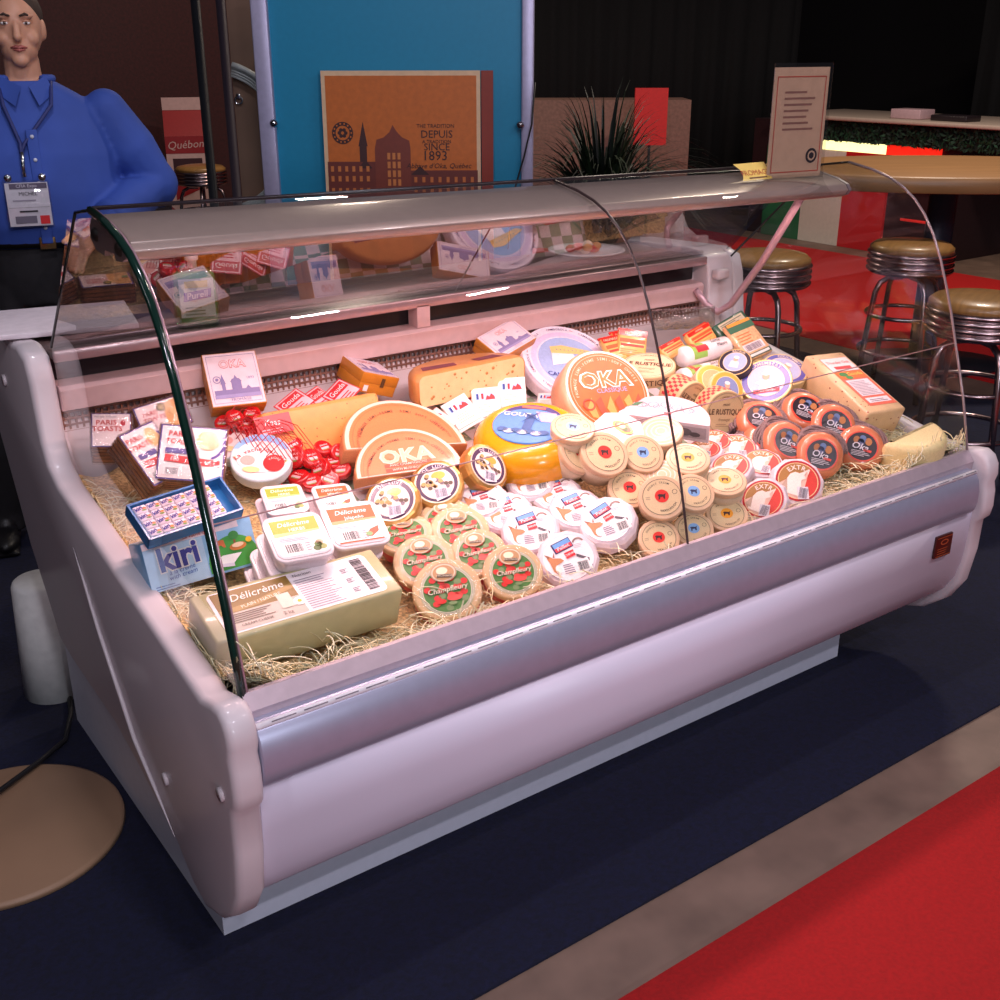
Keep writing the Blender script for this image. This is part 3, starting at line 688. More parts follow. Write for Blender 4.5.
b.disc(w2*.66, -h2*.06, w2*.16, h2*.16, mat(206, 120, 50), 5, 14); b.disc(w2*.66, 0, w2*.11, h2*.1, mat(240, 206, 170), 6, 12); b.disc(w2*.88, h2*.1, h2*.14, h2*.12, mat(246, 196, 40), 5, 10)
b.poly([(w2*.14, -h2*.55), (w2*.34, -h2*.28), (w2*.70, -h2*.34), (w2*.52, -h2*.68)], WHITE, 7); b.poly([(w2*.14, -h2*.55), (w2*.52, -h2*.68), (w2*.52, -h2*.82), (w2*.14, -h2*.68)], mat(224, 214, 226), 7)
b.text('kiri', -w2*.42, h2*.16, h2*1.3, WHITE, 4, 2, .07); b.text('kiri', -w2*.42, h2*.16, h2*1.3, mat(62, 60, 150), 5, 2, .03)
b.text('à la crème', -w2*.4, -h2*.36, h2*.26, mat(70, 90, 170), 4, 4, .002, .2); b.text('with cream', -w2*.4, -h2*.56, h2*.26, mat(70, 90, 170), 4, 4, .002, .2); b.lines(-w2*.92, -w2*.5, -h2*.94, -h2*.74, 2, mat(120, 140, 190), 3, .4)
b.build('printed_front', t)
t, W, Hh = box_thing('cheese_tray', 'open blue tray of wrapped cream cheese portions lying on the light blue carton', 'tray', (126, 506, .17), (220, 477, .17), (150, 541, .145), .03, blue)
b = MB(); w2, h2 = W/2, Hh/2; tb = .004
b.box(-w2, w2, -h2, h2, -.026, -.018, blue, .001); b.box(-w2, -w2+tb, -h2, h2, -.018, .003, blue); b.box(w2-tb, w2, -h2, h2, -.018, .003, blue); b.box(-w2, w2, -h2, -h2+tb, -.018, .003, blue); b.box(-w2, w2, h2-tb, h2, -.018, .003, blue)
b.build('tray', t)
port = MB(); cw, chh = (2*w2-.012)*.86/6, (2*h2-.014)/4
wrapc = mat(242, 226, 236, .3, coat=.4)
port.box(-cw/2+.0006, cw/2-.0006, -chh/2+.0006, chh/2-.0006, -.017, 0, wrapc, .0025); port.L = .0004
port.disc(0, -chh*.12, cw*.46, chh*.3, mat(224, 196, 214), 1, 14); port.text('kiri', -cw*.14, chh*.05, chh*.62, mat(54, 46, 140), 3, 14, .035); port.disc(cw*.26, -chh*.02, cw*.16, chh*.13, mat(230, 140, 50), 3, 8); port.disc(cw*.2, -chh*.24, cw*.2, chh*.1, mat(110, 150, 60), 2, 8)
pm = None
for r in range(4):
    for c in range(6):
        if pm is None: o = pm = port.build('cheese_portion', None)
        else: o = pm.copy(); COL.objects.link(o)
        o.matrix_world = M0 = t.matrix_world @ T(-w2+.007+cw*(c+.5), -h2+.007+chh*(r+.5), 0)
        tag(o, 'small wrapped cheese portion packed flat in the open blue tray', 'cheese', 'wrapped portions in the blue tray')
# ---- toast packs
toast = mat(184, 118, 66, .6, bump=.5, scale=30, var=.25)
def toast_pack(tl, tr, bl, dep, label, style):
    t, W, Hh = box_thing('toast_pack', label, 'toast pack', tl, tr, bl, dep, toast, 'packs of toast at the left end')
    b = MB(); b.box(-W/2, W/2, -Hh/2, Hh/2, -dep, -.003, toast, .005)
    for k in range(5): z = -dep*(k+.6)/5.2; b.box(-W/2-.001, W/2+.001, -Hh/2-.001, Hh/2+.001, z-.001, z+.001, mat(112, 64, 36, .7))
    b.build('toast_stack', t)
    b = MB(); w2, h2 = W/2*.98, Hh/2*.98; b.L = .0006
    b.rect(-w2, w2, -h2, h2, mat(96, 76, 150), -2); b.rect(-w2*.95, w2*.95, -h2*.95, h2*.95, mat(246, 226, 224, .35), 0)
    if style == 0:
        b.text('PARIS', -w2*.25, h2*.42, h2*.42, mat(214, 60, 56), 2, 0, .012); b.text('TOASTS', -w2*.2, h2*.04, h2*.42, mat(214, 60, 56), 2, 0, .012); b.disc(w2*.6, h2*.4, h2*.14, h2*.18, mat(206, 60, 70), 2, 8); b.text('Whole Wheat', -w2*.3, h2*.78, h2*.2, GREY, 2)
    elif style == 3:
        b.text('PARIS', -w2*.45, h2*.35, h2*.42, mat(214, 60, 56), 2, 0, .012); b.text('TOASTS', -w2*.35, -h2*.05, h2*.42, mat(214, 60, 56), 2, 0, .012); b.disc(w2*.02, h2*.58, h2*.3, h2*.3, mat(100, 94, 60), 2, 16); b.disc(w2*.02, h2*.58, h2*.16, h2*.16, mat(190, 160, 80), 3, 12)
        b.poly([(w2*.1, h2*.2), (w2*.4, h2*.9), (w2*.94, h2*.9), (w2*.94, -h2*.9), (w2*.1, -h2*.9)], mat(238, 176, 110, .35), 1)
        for k in range(4): b.disc(w2*(.25+.18*k), h2*(.5-.4*k), w2*.13, h2*.26, mat(246, 200, 140), 2+k % 2, 10)
        b.rect(w2*.66, w2*.9, -h2*.2, h2*.1, mat(110, 140, 90), 6)
    else:
        b.text('PARIS', -w2*.45, h2*.66, h2*.26, mat(214, 60, 56), 4, 0, .012); b.text('TOASTS', -w2*.38, h2*.38, h2*.26, mat(214, 60, 56), 4, 0, .012)
        b.disc(w2*.46, h2*.5, w2*.36, h2*.36, mat(236, 190, 130), 3, 18); b.ring(w2*.4, h2*.4, w2*.5, w2*.58, mat(96, 76, 160), 2, a0=-70, a1=40); b.rect(-w2*.8, w2*.2, -h2*.06, h2*.14, mat(96, 80, 150), 3)
        b.rect(-w2*.8, w2*.86, -h2*.42, -h2*.16, mat(216, 60, 60), 3, -4); b.text('100', -w2*.5, -h2*.27, h2*.2, WHITE, 4, -4); b.rect(-w2*.8, -w2*.3, -h2*.85, -h2*.55, WHITE, 3); b.bars(-w2*.74, -w2*.36, -h2*.82, -h2*.58, 12, GREY, 4)
    b.build('printed_front', t)
    b = MB(); b.box(-W/2-.003, W/2+.003, -Hh/2-.003, Hh/2+.003, -dep-.002, .003, glassy('crinkled_film', (1, 1, 1), .8, .05, .08, .8), .006); b.build('film_wrap', t)
toast_pack((132, 409, .15), (182, 393, .165), (150, 436, .10), .05, 'toast pack with orange toast picture, lying at the back behind the other toast packs', 3)
toast_pack((91, 413, .155), (131, 413, .155), (106, 447, .115), .075, 'toast pack furthest left, against the end panel, showing its thick brown side', 0)
toast_pack((118, 436, .165), (152, 420, .17), (156, 486, .09), .075, 'narrow tilted toast pack with purple border, second from the left', 1)
toast_pack((161, 423, .17), (228, 429, .165), (173, 480, .10), .055, 'toast pack in shiny film facing front, right of the narrow tilted one', 2)
# ---- square cheese boxes with orange sides
c_ = at(371, 367, .118); LOOSE = (frame(c_, *orient(c_, .22, 70, -11)), .108, .108)
ob = mat(204, 128, 36, .4, var=.05)
def oka_box(tl, tr, bl, dep, label, front):
    t, W, Hh = box_thing('cheese_box', label, 'cheese box', tl, tr, bl, dep, ob, 'orange and white square cheese boxes')
    b = MB(); b.box(-W/2, W/2, -Hh/2, Hh/2, -dep*.5, 0, ob, .0015); b.build('lid', t)
    b = MB(); q = .985; b.box(-W/2*q, W/2*q, -Hh/2*q, Hh/2*q, -dep, -dep*.48, ob, .0015); b.L = .0005
    b.build('box_base', t)
    b = MB(); w2, h2 = W/2*.97, Hh/2*.97; b.L = .0005; vi = mat(146, 130, 176)
    b.rect(-w2, w2, -h2, h2, mat(246, 222, 228, .35), 1)
    b.rect(-w2*.9, w2*.9, h2*.9, h2*.915, vi, 2); b.rect(-w2*.9, w2*.9, -h2*.915, -h2*.9, vi, 2); b.rect(-w2*.91, -w2*.895, -h2*.9, h2*.9, vi, 2); b.rect(w2*.895, w2*.91, -h2*.9, h2*.9, vi, 2)
    b.text('OKA', w2*.02, h2*.56, h2*.42, mat(216, 50, 46), 2, 0, .045); b.text('OKA', w2*.02, h2*.56, h2*.42, mat(250, 226, 228), 3, 0, .006)
    castle(b, w2*1.7, h2*.95, w2*.02, -h2*.72, vi, 3); b.rect(-w2*.85, w2*.88, -h2*.74, -h2*.6, mat(170, 156, 200), 4); b.text('1893', w2*.6, -h2*.02, h2*.14, vi, 4); b.ring(-w2*.66, h2*.0, h2*.11, h2*.14, vi, 3, 14); b.disc(-w2*.66, 0, h2*.06, h2*.06, vi, 3, 8); b.text('FROMAGE', w2*.1, -h2*.82, h2*.15, vi, 4)
    b.build('printed_lid', t)
    if front:
        b = MB(); b.M = T(0, -Hh/2-.0004, -dep/2) @ Matrix.Rotation(PI/2, 4, 'X'); b.L = .0004
        b.rect(W*.04, W*.14, -dep*.1, dep*.34, mat(90, 60, 30), 1); b.rect(-W*.38, -W*.26, -dep*.4, -dep*.1, WHITE, 1); b.build('side_print', t)
oka_box((201, 355, .195), (255, 350, .20), (214, 408, .12), .05, 'square white-faced box with orange sides leaning upright at the back left', False)
oka_box(None, None, None, .052, 'orange-sided square box lying flat behind the long block, its side to the viewer', True)
oka_box((476, 338, .135), (512, 318, .15), (511, 353, .115), .045, 'orange-sided square box resting behind the holey wedge, building picture turned up', False)
# ---- orange-rinded block with red labels
t, W, Hh = box_thing('cheese_block', 'large cut block of speckled cheese with orange rind and red labels on top', 'cheese', (262, 414, .135), (377, 392, .135), (281, 462, .045), .12, None)
cutc = mat(226, 150, 80, .45, sss=.1, spots=(70, .13, 150, 92, 50)); rindo = mat(226, 132, 26, .35, coat=.4)
b = MB(); b.box(-W/2, W/2, -Hh/2, Hh/2, -.012, 0, cutc, .008); b.build('cut_face', t)
b = MB(); b.box(-W/2-.002, W/2+.002, -Hh/2-.002, Hh/2+.003, -.125, -.006, rindo, .014, 3); b.build('rind', t)
redp = mat(206, 44, 50, .35); pinkp = mat(240, 190, 196, .35)
for k, (x, z, rx, rz) in enumerate(((-.04, -.075, -6, 20), (.03, -.08, 5, 34), (.08, -.07, -4, 30))):
    b = MB(); b.M = T(x, Hh/2+.014+.002*k, z+.02) @ Matrix.Rotation(-PI/2*.45, 4, 'X') @ Matrix.Rotation(math.radians(rx*3), 4, 'Y') @ RZ(rz)
    b.box(-.037, .037, -.032, .032, 0, .0012, redp); b.L = .0004; b.rect(-.034, .034, -.029, .029, pinkp, 4); b.rect(-.03, .03, .0, .026, redp, 5); b.lines(-.03, .03, -.026, -.004, 3, redp, 5, .4); b.text('Gouda', 0, .012, .02, WHITE, 6, 0, .0, .2)
    b.build('paper_label', t)
b = MB(); b.M = T(-W/2+.006, Hh/2-.028, .006) @ Matrix.Rotation(math.radians(-10), 4, 'X')
b.box(-.03, .055, -.022, .022, 0, .0012, redp); b.L = .0004; b.text('Kaas', .01, .004, .02, WHITE, 4, -4, 0, .2); b.lines(-.02, .04, -.018, -.006, 2, pinkp, 4, .4); b.build('paper_label', t)
# ---- red waxed mini cheeses in nets
wax_r = mat(200, 18, 22, .22, coat=.8, var=.1)
def mini():
    t = thing('mini_cheese', '', 'cheese', None, 'small red waxed cheeses heaped in their nets')
    b = MB(); b.lathe(rim(.5, .0, -.42, .12, 5), wax_r, 24); b.build('red_wax', t)
    b = MB(); b.L = .006; b.disc(0, 0, .36, .36, mat(196, 24, 28, .25, coat=.6), 1, 20); b.rect(-.24, .24, -.2, -.06, mat(226, 190, 192), 2, 8); b.rect(-.2, .2, -.26, -.2, mat(110, 150, 70), 2, 8); b.text('Babybel', 0, .08, .15, mat(240, 200, 200), 3, 8, .008); b.build('paper_seal', t)
    b = MB(); b.box(-.04, .04, -.62, -.48, -.22, -.2, wax_r); b.build('pull_tab', t)
    return Kind(t)
MI = mini(); rnd = random.Random(11)
MP = [(277, 451, 24, .02), (293, 456, 24, .02), (292, 443, 22, .045), (279, 470, 24, .0), (298, 475, 22, 0), (312, 456, 22, .03), (318, 467, 22, .01), (311, 480, 21, 0), (330, 478, 21, 0), (333, 460, 21, .02), (341, 468, 20, .01), (340, 452, 19, .03), (324, 446, 19, .04),
      (223, 421, 19, .06), (235, 416, 19, .08), (245, 422, 20, .06), (232, 427, 19, .04), (251, 412, 18, .08), (256, 437, 20, .05), (267, 440, 20, .05), (262, 427, 20, .06)]
row = ['at the left end of the front heap', 'above the flat seal, front heap', 'on top of the front heap', 'turned flat with its round seal to the viewer', 'beside the green tub', 'in the middle of the front heap', 'in the middle of the front heap, lower one', 'behind the tubs, seal turned down', 'at the right end behind the orange tub', 'against the orange half wheel', 'lowest one by the half wheel', 'topmost by the half wheel', 'under the red-labelled block',
       'furthest left in the rear net', 'rear net, below the standing square box', 'rear net, right of the topmost', 'rear net, lowest at left', 'rear net, topmost', 'behind the blue-rimmed box', 'rear net, right end', 'rear net under the red paper flap']
for (px, py, wp, up), tx in zip(MP, row):
    MI.put(disc_pose(px, py, wp, .55+.4*rnd.random(), rnd.choice((70, 90, 110, 150, 30)), rnd.uniform(-30, 30), .42, up, False), 'small red waxed cheese '+tx)
nt = MB(); netm = mat(190, 20, 24, .4)
for k in range(16):
    a = at(215+k*3.2, 424-k*.7, .10); c = at(243+k*6.2, 446+1.9*k, .09)
    nt.tube([a, (a+c)/2+V((0, 0, .035+.01*math.sin(k))), c], .0009, netm, 4)
for k in range(9):
    a = at(218+k*6, 428+k*3.6, .09); c = at(256+k*6.5, 408+k*4.5, .11)
    nt.tube([a, (a+c)/2+V((0, 0, .03)), c], .0009, netm, 4)
tag(nt.build('cheese_net'), 'red plastic net lying over the small red waxed cheeses', 'net')
# ---- half wheels with printed cut wrappers
peach = mat(216, 128, 78, .4, coat=.4, var=.05); rindp = mat(214, 140, 92, .5, var=.1)
def half_wheel(cpx, rpx, asp, phi, th, lift, thick, label, printed):
    c = at(cpx[0], cpx[1], lift); wm = rpx*(c-CAMP).dot(FW)/F
    x, y, n = orient(c, asp, phi, th)
    t = thing('half_round_cheese', label, 'cheese', frame(c, x*wm, y*wm, n*wm), 'printed half wheels')
    arc_ = circle(1, 40, 0, 180)
    MB().prism(arc_, -thick, 0, rindp, True, .03).build('cheese_body', t)
    b = MB(); b.L = .004
    b.disc(0, 0.01, .97, .965, mat(244, 206, 186, .3, coat=.3), 1, 40, 0, 180); b.disc(0, .03, .90, .89, peach, 2, 40, 0, 180)
    b.ring(0, 0.03, .84, .85, mat(236, 110, 70), 3, a0=0, a1=180)
    b.arc('FROMAGE SEMI-FERME  SEMI SOFT CHEESE', 0, 0, .74, 92, .07, mat(90, 60, 50), 4, .002); b.arc('CHAMPIGNONS', 0, .0, .77, 165, .06, mat(222, 90, 60), 4); b.arc('MUSHROOMS', 0, 0, .77, 25, .06, mat(222, 90, 60), 4)
    if printed:
        b.text('OKA', .0, .36, .40, mat(246, 206, 186), 4, 0, .05, 0, 1.15); b.text('OKA', 0, .36, .38, mat(236, 190, 160), 5, 0, .01, 0, 1.15); b.disc(-.275, .35, .05, .05, mat(226, 130, 90), 6, 10)
        for k, tx in ((0, 'AVEC CHAMPIGNONS'), (1, 'WITH MUSHROOMS')): b.rect(-.44, .44, .145-.1*k, .22-.1*k, mat(222, 80, 56), 4); b.text(tx, 0, .182-.1*k, .07, mat(248, 220, 200), 5, 0, .002)
    b.build('printed_wrapper', t)
half_wheel((411, 472), 56, .80, 78, 8, .075, .36, 'front half wheel with orange mushroom label and pale lettering', True)
half_wheel((408, 447), 66, .70, 70, 3, .085, .42, 'rear half wheel of orange cheese, partly covered by the front labelled half', False)
# ---- holey wedge
M, W, Hh = quad_pose((417, 377, .155), (525, 355, .155), (425, 408, .075))
t = thing('holey_cheese', 'pale half wheel with small holes, cut face to the viewer, purple labels on top', 'cheese', M)
holey = mat(240, 194, 142, .4, sss=.1); rinds = mat(214, 142, 80, .45, coat=.2, var=.08)
b = MB(); b.M = T(0, 0, -.001) @ Matrix.Rotation(-PI/2, 4, 'X') @ T(0, 0, -Hh/2)
prof = [(W/2*math.cos(math.radians(a)), .13*math.sin(math.radians(a))**.8) for a in range(0, 181, 9)]
b.prism(prof, 0, Hh, rinds, True, .018); b.build('cheese_body', t)
b = MB(); b.prism(rrect(W*.97, Hh*.94, .018), .0, .0015, holey); b.build('cut_face', t)
hm = mat(200, 140, 78, .6); b = MB(); rnd = random.Random(4); b.L = .0008
for k in range(34): u, v, r = rnd.uniform(-.42, .45), rnd.uniform(-.38, .38), rnd.uniform(.0018, .0052); b.disc(u*W, v*Hh, r, r*.85, hm, 2.2, 10); b.disc(u*W, v*Hh-r*.25, r*.7, r*.5, mat(168, 108, 60), 2.8, 8)
b.build('holes', t)
b = MB(); b.M = T(0, Hh/2+.0005, 0) @ Matrix.Rotation(-PI/2, 4, 'X'); b.L = .0004; pu = mat(132, 66, 76)
b.poly([(-W*.38, .035), (-W*.08, .03), (-W*.06, .055), (-W*.34, .065)], pu, 1); b.poly([(W*.12, .03), (W*.36, .03), (W*.32, .058), (W*.1, .055)], pu, 1); b.build('paper_label', t)
# ---- little white sachets with flag
sac = mat(246, 228, 224, .35, coat=.4)
def sachet():
    t = thing('cheese_sachet', '', 'sachet', None, 'white sachets with a tricolour flag')
    b = MB(); b.box(-.47, .47, -.54, .54, -.12, 0, sac, .055, 3); b.box(-.47, .47, .52, .64, -.07, -.05, sac); b.box(-.47, .47, -.64, -.52, -.07, -.05, sac); b.build('sachet', t)
    b = MB(); b.L = .004
    b.rect(-.34, .34, -.4, .4, mat(250, 236, 232, .3), 1); b.rect(-.34, .34, .1, .42, mat(170, 200, 232), 2)
    for k, c in enumerate(((40, 60, 140), (246, 240, 240), (206, 40, 44))): b.rect(-.3+.08*k, -.22+.08*k, .16, .38, mat(*c), 3)
    b.poly([(.0, .12), (.06, .3), (.14, .24), (.2, .36), (.3, .26), (.34, .12)], mat(214, 50, 50), 3); b.lines(-.28, .3, -.36, .02, 4, mat(226, 190, 150), 2, .35)
    b.build('label', t); return Kind(t)
SA = sachet()
for (px, py, wp, a, ph, th, up), lb in zip(((438, 421, 24, .7, 110, 40, .03), (462, 412, 27, .85, 100, 30, .05), (486, 403, 27, .85, 95, 6, .05), (512, 393, 27, .85, 95, 4, .055), (466, 402, 22, .6, 100, 10, .04), (546, 400, 18, .6, 95, 0, .03)),
        ('lowest at the left end of its fan', 'second from the left, tilted over the lowest', 'third from the left, upright before the holey wedge', 'fourth from the left, right under the holey wedge corner', 'tucked behind the tilted second one', 'smallest, alone behind the yellow wheel on the gingham')):
    SA.put(disc_pose(px, py, wp*1.1, a, ph, th, .2, up, False), 'white sachet with flag print, '+lb)
# ---- yellow wheel
c = at(529, 424, .135); wm = 116*(c-CAMP).dot(FW)/F; x, y, n = orient(c, .53, 92, -6)
t = thing('round_cheese', 'big bright yellow cheese wheel with sky blue windmill label', 'cheese', frame(c, x*wm, y*wm, n*wm))
yw = mat(240, 160, 24, .25, coat=.6, var=.04)
MB().lathe([(.30, .0), (.38, -.012), (.44, -.05), (.485, -.12), (.5, -.2), (.49, -.29), (.455, -.37), (.40, -.42), (.3, -.44)], yw, 48).build('yellow_wax', t)
b = MB(); b.L = .003; b.M = T(.0, -.01, 0); dk = mat(84, 110, 160)
b.disc(0, 0, .315, .315, mat(92, 140, 204, .4), 1, 40); b.disc(0, 0, .315, .315, mat(86, 74, 128), 2, 20, 40, 150); b.disc(.0, -.03, .305, .275, mat(104, 150, 212), 3, 30); b.rect(-.12, .09, .245, .285, mat(220, 120, 100), 4); b.poly([(.02, .2), (.2, .2), (.26, .06), (.1, .05)], mat(226, 180, 206), 4)
b.text('GOUDA', -.10, .125, .085, WHITE, 5, 0, .012); b.rect(-.04, .04, -.1, .1, dk, 6); b.poly([(-.05, .1), (.05, .1), (0, .16)], dk, 6)
for k in range(4): a = math.radians(45+90*k+10); b.poly([(.012*math.cos(a+1.57), .1+.012*math.sin(a+1.57)), (.13*math.cos(a), .1+.13*math.sin(a)), (.012*math.cos(a-1.57), .1+.012*math.sin(a-1.57))], mat(60, 80, 130), 7)
for k in range(7): b.disc(-.2+.06*k, -.13-.02*(k % 2), .05, .035, (dk, mat(190, 200, 220))[k % 2], 6, 9)
b.build('label', t)
# ---- orange-labelled wheel and the big white plate-like wheel
rose = mat(234, 176, 142, .4, coat=.3, var=.05); oran = mat(228, 92, 8, .45, coat=.0, var=.12, scale=9)
c = at(608, 391, .145); wm = 99*(c-CAMP).dot(FW)/F; x, y, n = orient(c, .77, 50, 5)
t = thing('round_cheese', 'pinkish cheese wheel with bright orange label and white lettering, tilted in the middle', 'cheese', frame(c, x*wm, y*wm, n*wm))
MB().lathe(rim(.5, 0, -.36, .07), rose, 48).build('rind', t)
b = MB(); b.L = .003
b.disc(0, 0, .465, .465, mat(248, 216, 202, .3), 1, 44); b.disc(0, 0, .44, .44, oran, 2, 44); b.ring(0, 0, .41, .415, mat(248, 200, 170), 3); b.arc('FROMAGE SEMI-FERME SEMI-SOFT CHEESE', 0, 0, .365, 100, .045, mat(250, 210, 180), 4, .002)
b.text('OKA', .0, .12, .25, WHITE, 4, 0, .05, 0, 1.1); b.text('OKA', 0, .12, .24, mat(236, 116, 44), 5, 0, .012, 0, 1.1); b.text('CLASSIQUE', .04, -.0, .07, mat(240, 150, 190), 5, 0, .006)
for k in range(6): q = random.Random(k).random(); b.poly([(-.3+.11*k, -.1-.1*q), (-.22+.11*k, -.06), (-.2+.11*k, -.3), (-.27+.11*k, -.28)], (mat(244, 150, 70), mat(200, 66, 24))[k % 2], 4)
b.ring(-.27, -.14, .05, .07, mat(190, 60, 20), 5, 14); b.build('label', t)
c = at(571, 363, .075); wm = 106*(c-CAMP).dot(FW)/F; x, y, n = orient(c, .64, 64, -14)
t = thing('round_cheese', 'wide flat white cheese wheel with ring of blue lettering, behind the orange-labelled wheel', 'cheese', frame(c, x*wm, y*wm, n*wm))
MB().lathe(rim(.5, 0, -.16, .04), mat(240, 224, 236, .35), 48).build('wheel', t)
b = MB(); b.L = .003; nb = mat(70, 70, 120); lb_ = mat(170, 190, 232, .3)
b.disc(0, 0, .485, .485, mat(244, 230, 242, .3), 1, 44)
for k in range(8): b.arc('CAMBOZOLA', 0, 0, .435, 20+45*k, .036, nb, 3, .003)
for k in range(12): b.arc('~', 0, 0, .44, 30*k, .06, mat(216, 80, 90), 3, .006)
b.ring(0, 0, .345, .40, mat(226, 206, 236, .3), 2); b.disc(0, 0, .33, .33, lb_, 2, 30); b.poly([(-.2, .06), (.16, .16), (.22, .22), (-.1, .2), (-.22, .14)], mat(244, 206, 130), 4); b.poly([(-.18, -.1), (.05, .02), (.02, .12), (-.2, .06)], mat(248, 240, 240), 4); b.disc(.1, -.12, .14, .09, mat(120, 140, 200), 4, 14); b.text('CAMBOZOLA', -.02, -.2, .07, mat(60, 60, 140), 5, 6, .01)
for k in range(8): b.disc(-.15+.04*k, .12+.01*k, .008, .006, mat(120, 130, 160), 5, 6)
b.build('label', t)
# ---- clear plastic tubs of spread, stacked in four piles
tubm = mat(214, 200, 204, .3, coat=.4); lidt = mat(222, 208, 212, .3, coat=.3)
green_l = mat(150, 168, 40, .45); orange_l = mat(220, 84, 16, .45)
def tub(kind):
    t = thing('spread_tub', '', 'tub', None, 'white tubs of soft cheese')
    b = MB(); b.prism(rrect(.90, .90, .16), -.34, -.06, tubm, True, .03); b.build('tub', t)
    b = MB(); b.prism(rrect(1.0, 1.0, .18), -.09, -.012, lidt, True, .02); b.prism(rrect(.90, .90, .15), -.02, 0, lidt, True, .008); b.build('lid', t)
    if kind:
        b = MB(); b.L = .003; g = kind == 'green'; c = green_l if g else orange_l
        b.prism(rrect(.80, .80, .09), .0005, .002, mat(246, 232, 234, .3)); b.M = T(0, 0, .001)
        b.rect(-.39, .39, .10, .38, c, 1); b.poly([(-.39, .02), (.39, .06), (.39, .1), (-.39, .1)], mat(214, 216, 140) if g else mat(240, 160, 110), 1)
        b.text('Délicrème', .0, .27, .13, WHITE, 2, 0, .005, .25); b.text('HERBS' if g else 'Jalapeño', .02, .14, .10, WHITE, 2, 0, .004)
        b.lines(-.34, .3, -.1, .0, 3, mat(190, 176, 186), 2, .45); b.rect(-.3, .02, -.36, -.14, WHITE, 2); b.bars(-.28, 0, -.34, -.16, 15, INK, 3); b.lines(.05, .14, -.34, -.14, 4, GREY, 2, .4)
        if g:
            for x, y, q in ((.26, -.24, (110, 140, 70)), (.32, -.3, (150, 160, 90)), (.22, -.32, (90, 110, 60)), (.29, -.2, (214, 180, 150))): b.disc(x, y, .07, .06, mat(*q), 2, 9)
        else: b.poly([(.1, -.3), (.2, -.16), (.36, -.1), (.34, -.22), (.2, -.32)], mat(214, 90, 60), 2); b.disc(.16, -.26, .06, .05, mat(130, 170, 110), 3, 8); b.rect(-.38, .38, -.40, -.37, orange_l, 2)
        b.build('label', t)
    return Kind(t)
TUBS = {k: tub(k) for k in ('green', 'orange', None)}
def tub_pile(tl, tr, bl, kind, n, label, place):
    M, W, Hh = quad_pose(tl, tr, bl); s = (W+Hh)/2
    for k in range(n):
        Mk = M @ T(-.008*k, -.0*k, -k*.36*s) @ Matrix.Diagonal((s, s, s, 1))
        TUBS[kind if k == 0 else None].put(Mk, label if k == 0 else 'plain white tub, number %s from the top in the pile %s' % ({1: 'two', 2: 'three', 3: 'four'}[k], place))
tub_pile((256, 489, .135), (304, 484, .135), (270, 513, .125), 'green', 2, 'rear tub with green label, its lower half hidden by the front green tub', 'under the rear green tub')
tub_pile((308, 488, .125), (351, 483, .125), (320, 512, .115), 'orange', 2, 'rear tub with orange label, its lower half hidden by the front orange tub', 'under the rear orange tub')
tub_pile((262, 515, .165), (312, 507, .165), (285, 566, .14), 'green', 4, 'front tub with green label and bar code, on top of the tallest pile', 'under the front green tub')
tub_pile((319, 504, .125), (371, 497, .125), (337, 552, .10), 'orange', 2, 'front tub with orange label, right of the green one', 'under the front orange tub')
# ---- white octagonal cheese with gold emblem, half-moon carton
t = thing('wrapped_cheese', 'white folded-paper cheese with a gold oval emblem, in the centre of the display', 'cheese', disc_pose(620, 428, 56, .66, 75, -30, .42, .075, False))
b = MB(); b.lathe([(.1, .03), (.36, .0), (.47, -.03), (.5, -.1), (.5, -.38), (.46, -.42)], wax, 8, True, False); b.build('paper_wrapper', t)
b = MB(); b.L = .004; b.M = T(.04, .02, .03); b.disc(0, 0, .21, .13, mat(206, 164, 70, .3, .5), 1, 20); b.disc(0, 0, .17, .10, mat(120, 90, 60, .3), 2, 20); b.disc(-.03, .0, .08, .05, mat(232, 200, 120, .3, .4), 3, 12); b.disc(.07, -.02, .05, .05, mat(90, 110, 70), 3, 10); b.build('emblem', t)
c = at(667, 411, .14); x, y, n = orient(c, .52, 88, -8); wm = 92*(c-CAMP).dot(FW)/F
t = thing('cheese_carton', 'white half-moon carton with grey line drawing and green corner, behind the cream tubs', 'carton', frame(c, x*wm, y*wm, n*wm))
wc = mat(220, 204, 212, .35)
b = MB(); b.prism(circle(.5, 26, 0, 180, 0, -.18), -.22, 0, wc, False, .006); b.build('carton', t)
b = MB(); b.L = .004; gy = mat(150, 140, 150)
for k in range(5): b.ring(-.3+.13*k, .12-.03*abs(k-2), .05, .06, gy, 1, 12); b.ring(-.26+.13*k, .06, .03, .038, gy, 1, 10)
b.poly([(-.42, .0), (-.36, .1), (-.28, .12), (-.34, .02)], mat(84, 130, 96), 1); b.ring(0, -.18, .46, .468, mat(196, 170, 190), 1, 30, 8, 172); b.lines(-.3, .3, -.14, -.02, 4, mat(206, 190, 204), 1, .3); b.rect(-.02, .06, -.1, -.04, mat(214, 90, 90), 2)
b.M = T(.25, -.181, -.11) @ Matrix.Rotation(PI/2, 4, 'X'); b.rect(-.2, .22, -.07, .07, mat(176, 164, 172), 1); b.disc(-.02, .0, .09, .05, mat(110, 104, 110), 2, 12); b.disc(.1, -.02, .06, .03, mat(90, 84, 90), 2, 10)
b.build('print', t)
